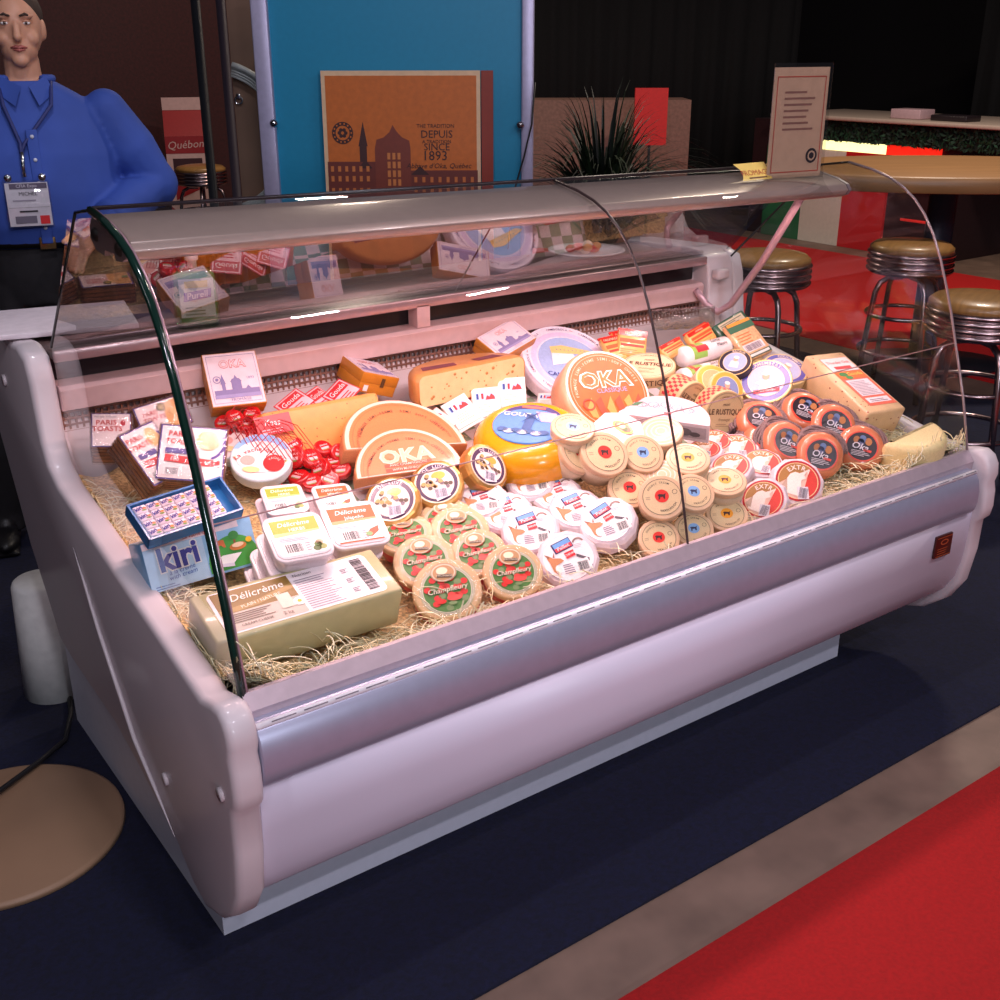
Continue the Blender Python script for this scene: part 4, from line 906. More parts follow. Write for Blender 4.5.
# ---- chip-wood round boxes with chequered side
kraft = mat(212, 182, 136, .45, var=.06); chk = mat(206, 50, 60, .4); brownk = mat(84, 50, 34, .45)
def rustic(label, M, thick, lid):
    t = thing('cheese_box', label, 'cheese box', M, 'kraft round boxes with brown lettering')
    b = MB(); b.lathe(rim(.5, 0, -thick, .02), kraft, 44); b.build('box', t)
    b = MB(); b.L = .004
    b.disc(0, 0, .475, .475, lid, 1, 40); b.ring(0, 0, .44, .447, brownk, 2); b.text('LE RUSTIQUE', 0, .02, .17, brownk, 3, 0, .022, 0, .84); b.text('mon', .0, .19, .1, brownk, 3, 4, .012, .3)
    b.arc('CAMEMBERT', 0, 0, .36, 90, .06, mat(150, 110, 80), 3, .002); b.text('fromage', 0, -.15, .09, mat(130, 90, 60), 3, 0, 0, .3); b.lines(-.2, .2, -.3, -.22, 2, mat(160, 124, 90), 3, .3); b.build('lid_label', t)
    b = MB()
    for k in range(44):
        for j in range(4):
            a = 2*PI*k/44; q = 2*PI/44; h = thick*.7/4
            if (k+j) % 2: b.add([(.503*math.cos(a+u*q), .503*math.sin(a+u*q), -thick*.16-h*(j+v)) for u, v in ((0, 0), (1, 0), (1, 1), (0, 1))], [(0, 1, 2, 3)], chk)
    if thick > .3: b.build('chequered_band', t)
    else:
        b = MB(); b.L = 0; q = 'LE RUSTIQUE'
        for i, ch in enumerate(q):
            a = math.radians(232+9*i); b.M = T(.506*math.cos(a), .506*math.sin(a), -thick*.55) @ RZ(math.degrees(a)+90) @ Matrix.Rotation(PI/2, 4, 'X'); b.text(ch, 0, 0, .15, brownk, 0, 0, .015)
        b.build('side_lettering', t)
rustic('kraft round box lying flat, its whole lid lettering readable, at the glass joint', disc_pose(648, 365, 55, .46, 90, -4, .22, .08, False), .22, mat(238, 208, 168, .4))
rustic('kraft box standing on edge with chequered side, left of the other upright one', disc_pose(691, 402, 42, .62, -28, -40, .62, .02, False), .62, kraft)
rustic('kraft box standing on edge beside the orange rounds, half its name showing', disc_pose(725, 413, 46, .80, -25, 0, .52, .01, False), .52, kraft)
# ---- red and orange packs of slices
def slice_pack(tl, tr, bl, label, rot=0):
    M, W, Hh = quad_pose(tl, tr, bl)
    t = thing('cheese_pack', label, 'cheese pack', M, 'red and orange cheese packs at the back')
    ch = mat(238, 178, 100, .3, coat=.6); rd = mat(218, 40, 26, .3, coat=.5)
    b = MB(); b.box(-W/2, W/2, -Hh/2, Hh/2, -.024, 0, ch, .008); b.build('pack', t)
    b = MB(); b.L = .0006; b.rect(-W*.48, W*.48, Hh*.26, Hh*.46, rd, 1); b.rect(-W*.44, W*.44, Hh*.02, Hh*.16, mat(232, 90, 40), 1); b.rect(-W*.4, W*.4, -Hh*.12, -Hh*.03, mat(224, 60, 36), 1); b.lines(-W*.4, W*.4, -Hh*.4, -Hh*.18, 3, mat(190, 120, 60), 1, .35); b.text('FROMAGE', 0, Hh*.35, Hh*.13, mat(250, 220, 180), 2, 0, .0)
    b.build('print', t)
    b = MB(); b.box(-W*.5, W*.5, Hh*.5-.002, Hh*.56, -.014, -.010, rd); b.build('sealed_edge', t)
slice_pack((600, 338, .14), (617, 334, .145), (612, 363, .10), 'red-topped cheese pack furthest left, mostly behind its neighbours')
slice_pack((611, 332, .145), (630, 328, .15), (622, 358, .10), 'red-topped narrow cheese pack, second from the left')
slice_pack((619, 328, .165), (648, 332, .165), (632, 357, .11), 'red-topped cheese pack standing in front at the glass joint')
slice_pack((659, 347, .115), (679, 336, .13), (664, 362, .09), 'orange cheese pack lying behind the white log, right of the glass joint')
slice_pack((686, 334, .13), (708, 321, .145), (699, 350, .095), 'orange cheese pack lying highest, above the white logs')
# ---- goat logs
logw = mat(242, 230, 230, .35, coat=.3)
def goat_log(a, b_, r, label):
    A, B = at(*a), at(*b_); x = (B-A); L = x.length; x.normalize(); n = (CAMP-(A+B)/2).normalized()*.7+DN*.7; n = (n-x*n.dot(x)).normalized()
    t = thing('goat_cheese_log', label, 'cheese', frame((A+B)/2, x, n.cross(x), n), 'white goat cheese logs')
    b = MB(); b.M = Matrix.Rotation(PI/2, 4, 'Y'); b.lathe([(r*.5, -L/2-.004), (r*.86, -L/2), (r, -L/2+.012), (r, L/2-.012), (r*.86, L/2), (r*.5, L/2+.004)][::-1], logw, 24); b.build('wrapper', t)
    b = MB()
    def patch(x0, x1, a0, a1, m, e):
        n_ = 8; vs = []
        for k in range(n_+1):
            q = math.radians(a0+(a1-a0)*k/n_)
            for xx in (x0, x1): vs.append((xx, -(r+e)*math.sin(q), (r+e)*math.cos(q)))
        b.add(vs, [(2*k, 2*k+1, 2*k+3, 2*k+2) for k in range(n_)], m)
    patch(-L*.38, -L*.1, -60, 60, mat(150, 190, 90), .0006); patch(-L*.30, -L*.06, -12, 26, mat(214, 50, 60), .0012); patch(-L*.34, -L*.26, -50, -10, mat(220, 90, 70), .0012)
    b.L = 1; b.text('Sainte', L*.16, r*.34, r*.55, INK, r*1.03, 0, .0, .3); b.text('Maure', L*.24, -r*.2, r*.55, INK, r*1.06, 0, .0, .3); b.build('print', t)
goat_log((680, 379, .06), (727, 368, .06), .028, 'lower white goat cheese log, tucked under the other log')
goat_log((681, 358, .09), (727, 346, .09), .030, 'upper white goat cheese log with green and red print')
# ---- round camembert boxes
def camembert(M, thick, label, rimc, inner, face, word, body):
    t = thing('cheese_box', label, 'cheese box', M)
    b = MB(); b.lathe(rim(.5, 0, -thick, .02), body, 40); b.build('box', t)
    b = MB(); b.L = .004; skin = mat(226, 168, 140, .45)
    b.disc(0, 0, .48, .48, mat(232, 200, 130, .3, .2), 1, 40); b.disc(0, 0, .455, .455, rimc, 2, 40); b.ring(0, 0, .335, .35, mat(240, 214, 170), 3); b.disc(0, 0, .335, .335, inner, 3, 36)
    if word: b.arc(word, 0, 0, .395, 90, .095, mat(246, 226, 196), 4, .008)
    b.poly([(-.14, -.2), (.14, -.2), (.11, .02), (-.11, .02)], face, 4); b.disc(0, .1, .075, .09, skin, 5, 14); b.disc(0, .16, .08, .05, mat(240, 230, 226), 6, 12)
    if word == 'CAMEMBERT': b.poly([(-.24, -.22), (.26, -.16), (.25, -.24), (-.23, -.30)], mat(206, 50, 70), 6); b.poly([(-.2, -.06), (-.16, -.02), (.14, -.2), (.1, -.2)], WHITE, 6); b.poly([(.2, -.02), (.16, .02), (-.14, -.2), (-.1, -.2)], WHITE, 6); b.text('Normandie', .02, -.225, .07, WHITE, 7, 6, .0, .3)
    b.build('lid_label', t)
golden = mat(224, 172, 70, .3, .2); bluem = mat(92, 88, 168, .3)
camembert(disc_pose(785, 369, 46, .62, 70, -30, .25, .05, False), .25, 'round box with blue rim, mostly behind the lilac camembert box', bluem, mat(176, 180, 214), WHITE, 'COULOMMIERS', mat(214, 190, 140))
camembert(disc_pose(735, 362, 34, .78, 100, -10, .3, .085, False), .3, 'small round box with black and gold rim, above the gold-rimmed boxes', mat(50, 44, 60, .3), mat(150, 170, 206), mat(236, 220, 200), 'BAYEUX', mat(60, 50, 50))
camembert(disc_pose(715, 382, 42, .72, 50, -20, .4, .04, False), .4, 'rear round box with gold rim, cut off by the one before it', golden, mat(196, 160, 110), mat(214, 190, 170), '', mat(232, 206, 168, .4))
camembert(disc_pose(727, 389, 38, .82, 30, -10, .5, .03, False), .5, 'front round box with gold rim and blue-grey portrait, behind the upright kraft box', golden, mat(124, 136, 178), mat(140, 110, 110), '', mat(232, 206, 168, .4))
camembert(disc_pose(766, 381, 52, .84, 95, 2, .22, .05, False), .22, 'lilac and blue camembert box facing front, next to the speckled block', bluem, mat(190, 174, 222, .3), mat(244, 232, 240), 'CAMEMBERT', mat(224, 196, 130))
# ---- grated cheese pouch and green pouch
M, W, Hh = quad_pose((724, 326, .15), (748, 316, .165), (747, 362, .09))
t = thing('cheese_pouch', 'pouch of grated cheese with bar code, leaning beside the blue-rimmed round box', 'pouch', M)
b = MB(); b.box(-W/2, W/2, -Hh/2, Hh/2, -.02, 0, mat(226, 176, 130, .3, coat=.5, var=.3, scale=120), .006); b.build('pouch', t)
b = MB(); b.L = .0006; b.rect(-W*.5, W*.5, Hh*.24, Hh*.48, mat(70, 110, 84, .35), 1); b.rect(-W*.46, W*.46, Hh*.40, Hh*.48, mat(226, 150, 60), 2); b.lines(-W*.4, W*.3, -Hh*.1, Hh*.2, 4, mat(214, 110, 60), 1, .35); b.rect(-W*.42, W*.36, -Hh*.32, -Hh*.12, mat(240, 226, 226), 1); b.bars(-W*.36, W*.3, -Hh*.30, -Hh*.14, 14, mat(110, 100, 110), 2); b.rect(-W*.44, W*.46, -Hh*.47, -Hh*.36, mat(60, 90, 74), 1); b.rect(-W*.38, W*.4, -Hh*.445, -Hh*.385, mat(226, 220, 214), 2)
b.build('print', t)
M, W, Hh = quad_pose((713, 326, .135), (742, 309, .155), (727, 345, .10))
t = thing('cheese_pouch', 'dark green pouch behind the grated cheese pouch', 'pouch', M)
b = MB(); b.box(-W/2, W/2, -Hh/2, Hh/2, -.02, 0, mat(54, 92, 72, .3, coat=.5), .006); b.build('pouch', t); b = MB(); b.L = .0006; b.rect(-W*.4, W*.4, Hh*.1, Hh*.4, mat(206, 190, 160), 1); b.lines(-W*.36, W*.36, Hh*.14, Hh*.36, 3, mat(60, 90, 70), 2, .4); b.build('print', t)
# ---- clear bag at the back right
bag = MB(); nx, ny = 16, 10; vs = []
rnd = random.Random(9)
for j in range(ny):
    for i in range(nx):
        p = at(652+i*4.2, 331-j*2.4-i*.25, .09+.006*j+.03*math.sin(j*PI/(ny-1))+.012*rnd.random()); vs.append(p)
bag.add(vs, [(j*nx+i, j*nx+i+1, (j+1)*nx+i+1, (j+1)*nx+i) for j in range(ny-1) for i in range(nx-1)], glassy('bag_film', (.86, .86, .84), 1.0, .12, .1, .9), True)
o = bag.build('plastic_bag'); so = o.modifiers.new('thickness', 'SOLIDIFY'); so.thickness = .001
tag(o, 'crumpled clear plastic bag at the back right by the grille', 'bag')
# ---- speckled block
A, B_, C_ = at(805, 355, .15), at(842, 351, .15), at(886, 411, .125)
t_m, W, Hh = quad_pose((805, 355, .15), (842, 351, .15), (886, 411, .125))
spk = mat(222, 186, 142, .4, sss=.1, coat=.2, spots=(62, .17, 160, 84, 60))
t = thing('cheese_block', 'big long block of speckled cheese at the right, label on its top', 'cheese', t_m)
MB().box(-W/2, W/2, -Hh/2, Hh/2, -.115, 0, spk, .008).build('cheese_body', t)
b = MB(); w2, h2 = W*.36, Hh*.40; b.M = T(.008, .0, .0003); b.L = .0005
b.rect(-w2, w2, -h2, h2, mat(226, 96, 70, .35), 1); b.rect(-w2*.97, w2*.97, h2*.42, h2*.98, mat(242, 214, 214, .35), 2); b.text('Thunder Oak', 0, h2*.78, w2*.34, mat(206, 60, 70), 3, 0, .001, 0, .9); b.rect(-w2*.6, w2*.6, h2*.50, h2*.62, mat(206, 50, 60), 3)
b.rect(-w2*.97, w2*.97, h2*.10, h2*.40, mat(232, 110, 40), 2); b.disc(-w2*.5, h2*.28, w2*.3, h2*.09, mat(60, 130, 60), 3, 10); b.disc(-w2*.3, h2*.14, w2*.25, h2*.07, mat(70, 140, 70), 3, 10); b.text('Gouda', w2*.3, h2*.28, w2*.4, mat(250, 210, 90), 3, 0, .003)
b.rect(-w2*.8, w2*.8, -h2*.62, h2*.04, mat(236, 216, 222, .35), 2); b.lines(-w2*.7, w2*.7, -h2*.58, 0, 10, mat(170, 150, 164), 3, .4); b.rect(-w2*.8, w2*.8, -h2*.9, -h2*.70, mat(240, 222, 226), 2); b.lines(-w2*.6, w2*.6, -h2*.86, -h2*.74, 2, mat(120, 104, 116), 3, .4)
b.build('label', t)
# ---- pale wedge at the right end
c = at(908, 430, .12); x, y, n = orient(c, .45, 80, -20); wm = .20
t = thing('half_round_cheese', 'pale half cheese at the right end, half buried in straw', 'cheese', frame(c, x*wm, y*wm, n*wm))
b = MB(); b.prism(circle(.5, 28, -100, 80), -.5, 0, mat(226, 206, 150, .4, sss=.1, var=.08), True, .09); b.build('cheese_body', t)
# ---- gingham cloth under the back half
gn = bpy.data.materials.new('gingham'); gn.use_nodes = True; nt_ = gn.node_tree; bs = nt_.nodes['Principled BSDF']; bs.inputs['Roughness'].default_value = .8
tc = nt_.nodes.new('ShaderNodeTexCoord'); ck = nt_.nodes.new('ShaderNodeTexChecker'); ck.inputs['Scale'].default_value = 26; ck.inputs[1].default_value = (*lin((236, 222, 222)), 1); ck.inputs[2].default_value = (*lin((150, 164, 136)), 1)
nt_.links.new(tc.outputs['Object'], ck.inputs[0]); nt_.links.new(ck.outputs[0], bs.inputs['Base Color'])
cl = MB(); nx, ny = 50, 14; vs = []
for j in range(ny):
    for i in range(nx):
        X = .98+(2.28-.98)*i/(nx-1); Y = 1.96+(2.40-1.96)*j/(ny-1); vs.append((X, Y, deck(Y)-.010+.005*math.sin(X*17)*math.sin(Y*23+X*5)+.004))
cl.add(vs, [(j*nx+i, j*nx+i+1, (j+1)*nx+i+1, (j+1)*nx+i) for j in range(ny-1) for i in range(nx-1)], gn, True)
o = cl.build('tablecloth'); so = o.modifiers.new('thickness', 'SOLIDIFY'); so.thickness = .0015
tag(o, 'green and white gingham cloth spread under the cheeses at the back', 'cloth')
# ---- straw: lumpy bedding and loose strands
strawm = mat(234, 216, 170, .6, var=.25, scale=60); straw2 = mat(250, 240, 204, .55, var=.2, scale=60)
st = MB(); rnd = random.Random(21); nx, ny = 120, 50; vs = []
def bed(X, Y):
    u = (X-XL)/(XR-XL); v = (Y-1.57)/.85
    h = -.022+.006*math.sin(X*31+Y*17)+.006*math.sin(X*53-Y*41)
    edge_ = max(0, 1-abs(X-XL)/.10)*.075*max(0, 1-v*1.0) + min(1, max(0, 1-abs(XR-X)/.34)*1.6)*.05*max(0, 1-v*1.2) + max(0, 1-(Y-1.57)/.07)*.07
    return deck(Y)+h+edge_
for j in range(ny):
    for i in range(nx):
        X = XL+.004+(XR-XL-.008)*i/(nx-1); Y = 1.572+(2.40-1.572)*j/(ny-1); vs.append((X, Y, bed(X, Y)))
st.add(vs, [(j*nx+i, j*nx+i+1, (j+1)*nx+i+1, (j+1)*nx+i) for j in range(ny-1) for i in range(nx-1)], mat(206, 176, 124, .8, bump=1.0, scale=160, var=.5), True)
def strand(X, Y, z0, L, hz):
    a = rnd.uniform(0, 2*PI); cur = rnd.uniform(-14, 14); p = V((X, Y, z0)); el = rnd.uniform(-.1, hz); pts = []; n = 6
    for k in range(n):
        pts.append((min(max(p.x, XL+.003), XR-.003), max(p.y, glass_y(p.z)+.003), max(p.z, bed(p.x, p.y)-.004) if XL < p.x < XR else p.z))
        p = p+V((math.cos(a)*math.cos(el), math.sin(a)*math.cos(el), math.sin(el)))*L/n; a += cur*L/n; el -= (el+.55)*.35
    st.tube(pts, rnd.uniform(.0007, .0015), rnd.choice((strawm, straw2)), 3, False)
def scatter(n, pick, hz=.6, l0=.04, l1=.13):
    for _ in range(n):
        X, Y = pick(); strand(X, Y, bed(X, Y)+rnd.uniform(0, .02), rnd.uniform(l0, l1), hz)
U = rnd.uniform
scatter(700, lambda: (U(XL+.01, XR-.01), 1.575+abs(rnd.gauss(0, .035))), .5)
scatter(800, lambda: (U(.62, 1.16), U(1.575, 1.67)), .9, .05, .14)
scatter(1700, lambda: (U(2.22, XR-.01), U(1.575, 1.90)), 1.0, .05, .13)
scatter(420, lambda: (XL+.006+abs(rnd.gauss(0, .045)), U(1.6, 2.30)), .8)
scatter(420, lambda: (U(.62, 2.6), U(1.6, 2.3)), .4)
for px, py in ((800, 400), (815, 395), (905, 420), (560, 585), (620, 560), (420, 590), (480, 600), (330, 640), (860, 470), (745, 520)):
    for _ in range(9): p = at(px+U(-14, 14), py+U(-8, 8), .05); strand(p.x, p.y, p.z, U(.04, .10), 1.0)
o = st.build('straw'); o['kind'] = 'stuff'; tag(o, 'pale wood-wool straw strewn under and between the cheeses', 'straw')
# ================================================================== ON THE COUNTER BEHIND THE GLASS
ZC = 1.0505
p = atz(209, 326, ZC); t = thing('sanitizer_bottle', 'green hand sanitizer pump bottle standing on the counter behind the glass', 'bottle', T(p.x-.018, 2.488, ZC) @ RZ(-14) @ Matrix.Scale(1.28, 4))
b = MB(); b.prism(rrect(.078, .05, .015), 0, .105, glassy('green_gel', (.45, .86, .60), .8, .06), True, .008); b.prism(rrect(.072, .044, .014), .004, .098, mat(132, 196, 150, .2, coat=.6), True, .008); b.build('bottle', t)
b = MB(); b.M = T(0, -.0255, .055) @ Matrix.Rotation(PI/2, 4, 'X'); b.L = .0005; b.rect(-.03, .03, -.034, .034, mat(206, 226, 206), 1); b.poly([(-.024, -.006), (.024, .0), (.026, .016), (-.022, .01)], mat(84, 80, 160), 2); b.text('Purell', .001, .005, .016, WHITE, 3, 7, .0003, .2); b.rect(-.02, .02, .018, .03, mat(226, 216, 110), 2); b.lines(-.022, .02, -.03, -.012, 3, mat(110, 150, 120), 2, .4); b.build('label', t)
pw = mat(250, 240, 244, .35); b = MB(); b.lathe([(.011, .128), (.012, .118), (.008, .116), (.008, .105)], pw, 16); b.lathe([(.006, .178), (.017, .172), (.0185, .145), (.0185, .132), (.011, .128)], pw, 20); b.box(-.006, .006, -.03, .0, .170, .178, pw, .002); b.build('pump', t)
p = atz(597, 257, ZC); t = thing('plate', 'white plate of pink and orange salad on the counter, seen through the back glass', 'plate', T(p.x, p.y+.05, ZC))
b = MB(); b.lathe([(.07, .004), (.105, .016), (.118, .018), (.118, .014), (.1, .009), (.07, .0)], mat(246, 234, 232, .25, coat=.5), 40); b.build('plate', t)
b = MB(); rnd = random.Random(8)
for k in range(16): a, r = rnd.random()*6.28, rnd.random()*.055; b.ball((r*math.cos(a), r*math.sin(a), .014+rnd.random()*.016), .018, .013, .012, (mat(226, 110, 60, .4), mat(238, 160, 100, .4), mat(214, 70, 56, .4), mat(246, 216, 196, .4))[k % 4], 9, 6)
b.build('salad', t, kind='stuff')
p0 = atz(8, 311, 1.066); p1 = atz(165, 336, 1.066)
pm_ = MB(); cx, cy = .77, 2.63
pm_.M = T(.70, 2.625, 1.064) @ RZ(-12); pm_.box(-.17, .13, -.115, .15, 0, .012, mat(232, 220, 226, .5), .002)
tag(pm_.build('paper_pad'), 'white pad of paper lying on the counter above the left end panel', 'paper')
# acrylic card holder on the canopy
p = aty(792, 168, 2.02)
t = thing('card_holder', 'clear holder with a white printed card on top of the glass at the right', 'sign holder', T(p.x-.085, 1.945, 1.338) @ RZ(-9))
b = MB(); b.box(-.09, .09, -.01, -.007, .0, .27, glassy('acrylic', (.94, .93, .92), 1.0, .03), .0); b.add([(x, y, z) for y, z in ((-.008, .01), (-.016, -.01), (-.035, -.025), (-.055, -.038)) for x in (-.09, .09)], [(0, 1, 3, 2), (2, 3, 5, 4), (4, 5, 7, 6)], glassy('acrylic', (.94, .93, .92), 1.0, .03), True); b.build('holder', t)
b = MB(); b.box(-.085, .085, -.004, -.001, .003, .26, mat(206, 176, 150, .5)); b.M = T(0, -.0045, .115) @ Matrix.Rotation(PI/2, 4, 'X'); b.L = .0005; rd = mat(190, 80, 66)
for a in ((-.076, .076, -.10, -.0975), (-.076, -.0735, -.10, .125), (.0735, .076, -.10, .125), (-.076, .076, .1225, .125)): b.rect(*a, rd, 1)
b.lines(-.05, .05, .0, .10, 7, mat(150, 110, 100), 1, .35); b.disc(.05, -.062, .018, .018, INK, 1, 20); b.ring(.05, -.062, .008, .012, mat(206, 176, 150), 2, 16); b.build('card', t)
yp = aty(748, 169, 1.985)  # yellow patch stands for a lit sign mirrored in the glass
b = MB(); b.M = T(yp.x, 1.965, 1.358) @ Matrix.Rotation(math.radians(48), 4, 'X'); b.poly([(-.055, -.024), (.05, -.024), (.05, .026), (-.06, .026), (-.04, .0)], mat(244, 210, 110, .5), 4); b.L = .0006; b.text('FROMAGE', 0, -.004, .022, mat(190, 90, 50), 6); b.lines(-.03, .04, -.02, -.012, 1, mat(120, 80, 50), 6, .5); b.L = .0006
tag(b.build('lit_sign_patch'), 'yellow patch on the canopy, painted reflection of a lit sign, beside the card holder', 'patch')

# ================================================================== BEHIND THE CASE
wseat = mat(152, 112, 62, .35, coat=.3, var=.2, scale=7, stretch=(1, 9, 1)); darkch = mat(168, 148, 150, .24, 1.0, var=.03)
def bar_stool():
    t = thing('bar_stool', '', 'stool', None, 'chrome bar stools with wooden seats')
    b = MB(); b.lathe([(.0, .775), (.12, .772), (.175, .762), (.195, .745), (.195, .725)], wseat, 36); b.build('seat', t)
    b = MB()
    pr = []
    for k in range(4): z = .728-.026*k; pr += [(.196, z), (.204, z-.008), (.204, z-.016), (.196, z-.022), (.193, z-.025)]
    b.lathe(pr+[(.15, .615)], darkch, 40); b.build('seat_band', t)
    for k in range(4):
        a = math.radians(45+90*k); ca, sa = math.cos(a), math.sin(a)
        MB().tube([(r*ca, r*sa, z) for r, z in ((.03, .60), (.10, .60), (.145, .575), (.165, .53), (.18, .40), (.215, .012))], .0135, darkch, 10).build('leg', t)
    for z, r in ((.42, .178), (.24, .196)): MB().tube([(r*math.cos(math.radians(q)), r*math.sin(math.radians(q)), z) for q in range(0, 361, 12)], .010, darkch, 8, False).build('foot_ring', t)
    return Kind(t)
BS = bar_stool()
for (px, py), lb in (((768, 252), 'chrome bar stool with wooden seat right behind the case, nearest the canopy strut'), ((913, 241), 'chrome bar stool with wooden seat beside the dark table post, furthest back'), ((984, 295), 'chrome bar stool with wooden seat at the right edge, closest to the case end'), ((200, 165), 'bar stool with yellowish seat far back, left of the blue poster stand')):
    p = atz(px, py, .77); BS.put(T(p.x, p.y, 0) @ RZ(20), lb)
p = atz(948, 166, 1.06); t = thing('bar_table', 'round bar table with pale wood top and thick dark post at the right', 'table', T(p.x, p.y, .004) @ Matrix.Rotation(-yaw, 4, 'Z') @ Matrix.Diagonal((1.5, .92, 1, 1)))
b = MB(); b.lathe([(.62, 1.06), (.64, 1.05), (.64, .985), (.62, .98)], mat(162, 120, 78, .4, var=.1, scale=4, stretch=(1, 6, 1)), 64); b.build('tabletop', t)
MB().lathe([(.05, .98), (.05, .03)], mat(44, 46, 58, .35, .3), 28).build('post', t); MB().lathe([(.1, .04), (.30, .018), (.31, .0)], mat(40, 40, 48, .4, .3), 40).build('base', t)
# flag-fronted counter across the aisle
t = thing('bar_counter', 'dark counter across the aisle with an Italian flag front and leafy trim', 'counter', T(8.3, 6.4, 0))
MB().box(.03, 1.0, -1.05, 1.1, 0, 1.02, mat(42, 22, 26, .5, var=.2)).build('counter_body', t)
fm = MB()
for k, c in enumerate(((30, 110, 66), (226, 214, 200), (206, 26, 30))): y1 = 7.30-6.4-.44*k; fm.box(0, .03, y1-.44, y1, .0, .80, mat(*c, .5))
fm.build('flag_panel', t)
fl = MB()  # top of the flag front; lamplight falling on it is given as glow
for k, (y0, y1, c) in enumerate(((6.02, 6.75, (255, 244, 170)), (5.52, 6.02, (255, 40, 24)))): fl.box(-.004, .03, y0-6.4, y1-6.4, .80, .875, mat(*c, .5, emit=1.6 if k == 0 else .8))
fl.build('lit_flag_top', t, label='yellow and red top of the flag front, lamplight painted as a glow')
hd = MB(); rnd = random.Random(6); lf = (mat(16, 52, 34, .6), mat(24, 70, 44, .6), mat(10, 34, 24, .6)); hd.box(-.02, .08, -1.45, .55, .885, 1.03, mat(8, 18, 14, .8))
for k in range(1300):
    q = V((-.035+rnd.uniform(-.02, .02), rnd.uniform(-1.45, .55), rnd.uniform(.88, 1.04))); a = rnd.uniform(0, 6.28); d1 = V((.2, math.cos(a), math.sin(a)))*.022; d2 = V((-.3, -math.sin(a), math.cos(a)))*.009
    hd.add([q-d1, q+d2, q+d1, q-d2], [(0, 1, 2, 3)], lf[k % 3])
hd.build('leaf_trim', t)
for z in (.30, .56, .80): MB().tube([(-.003, -.60, z), (-.003, -1.05, z)], .012, mat(220, 40, 34, .5, emit=.4), 6).build('red_line', t)
MB().box(-.12, .9, -1.5, .8, 1.05, 1.085, mat(196, 176, 160, .4), .012).build('counter_shelf', t)
q = atx(955, 122, 8.4)
o = MB().box(q.x-.1, q.x+.1, q.y-.16, q.y+.16, 1.086, 1.13, mat(40, 30, 34, .4), .008).build('serving_tray'); tag(o, 'dark tray standing on the counter shelf across the aisle', 'tray')
q = atx(912, 118, 8.4)
o = MB().box(q.x-.1, q.x+.1, q.y-.14, q.y+.14, 1.086, 1.16, mat(206, 170, 176, .4), .008).build('serving_box'); tag(o, 'pinkish box standing on the counter shelf left of the dark tray', 'box')
# dark curtains further off
curt = mat(10, 9, 12, .9, var=.3)
def curtain(a, c, label, h=2.6):
    A, C = V(a), V(c); d = C-A; L = d.length; d.normalize(); nrm = V((-d.y, d.x, 0)); b = MB(); n = int(L/.04); vs = []
    for i in range(n+1):
        q = A+d*(L*i/n)+nrm*(.03*math.sin(i*1.05)+.012*math.sin(i*2.3))
        vs += [(q.x, q.y, .002), (q.x, q.y, h)]
    b.add(vs, [(2*i, 2*i+2, 2*i+3, 2*i+1) for i in range(n)], curt, True)
    o = b.build('curtain'); so = o.modifiers.new('thickness', 'SOLIDIFY'); so.thickness = .01; tag(o, label, 'curtain')
curtain((10.8, 6.9, 0), (11.6, 2.2, 0), 'black drape behind the counter at the far right')
curtain((7.6, 9.9, 0), (9.9, 8.4, 0), 'black drape in the middle distance, behind the canopy and right of the plant')
o = MB(); o.M = T(9.7, 5.0, .0) @ RZ(-8)
o.box(-.35, .75, -1.3, .9, 0, .012, mat(150, 140, 148, .7, var=.25, scale=3)); tag(o.build('floor_mat'), 'light grey floor mat beyond the red carpet at the far right', 'mat')

# poster stand facing the viewer
FH = V((math.sin(yaw), math.cos(yaw), 0)); 
def facing(px, py, dist, z=0.0, turn=0.0):
    p = atd(px, py, dist); a = -yaw+math.radians(turn)
    return T(p.x, p.y, z) @ Matrix.Rotation(a, 4, 'Z')
M0 = facing(398, 160, 5.0); ppm = F/5.0
X = lambda px: (px-398)/ppm
t = thing('poster_stand', 'bright blue display stand with pale frame posts behind the case', 'display stand', M0)
lav = mat(176, 172, 200, .35, .3); cyan = mat(18, 136, 176, .45, var=.03)
MB().box(X(272), X(526), .0, .03, .3, 2.0, cyan).build('panel', t)
for x0, x1 in ((263, 279), (521, 533)): MB().box(X(x0), X(x1), -.03, .04, 0, 2.05, lav, .006).build('frame_post', t)
for x, z in ((278, 1.335), (520, 1.325)):
    b = MB(); b.M = T(X(x), -.035, z) @ Matrix.Rotation(PI/2, 4, 'X'); b.lathe([(.004, .014), (.014, .010), (.018, .0), (.012, -.02)], CHROME, 18); b.build('clamp_bolt', t)
Mp = M0 @ T(X(404), -.13, .0) @ Matrix.Rotation(math.radians(-3), 4, 'X')
t = thing('poster', 'orange poster of a long abbey building with lettering, against the blue stand', 'poster', Mp)
pw_, z0, z1 = (482-328)/ppm, .62, 1.55; porg = mat(200, 104, 34, .5, var=.08); pbr = mat(110, 44, 34, .5); pdk = mat(64, 26, 26, .5)
MB().box(-pw_/2, pw_/2, 0, .02, z0, z1, mat(226, 190, 150, .5)).build('board', t)
MB().box(pw_/2+.004, pw_/2+.055, .0, .03, z0, z1, mat(140, 44, 26, .5)).build('side_board', t)
b = MB(); zc = 1.26; b.M = T(0, -.001, zc) @ Matrix.Rotation(PI/2, 4, 'X'); b.L = .0009; hw = pw_/2
b.rect(-hw*.95, hw*.95, z0-zc+.02, z1-zc-.02, porg, 1)
def P(px, py): return ((px-404)/ppm, (160-py)/ppm*1.04)
def R4(x0, x1, y0, y1, m, l): a = P(x0, y1); c = P(x1, y0); b.rect(a[0], c[0], a[1], c[1], m, l)
b.M = T(0, -.001, 1.178) @ Matrix.Rotation(PI/2, 4, 'X')
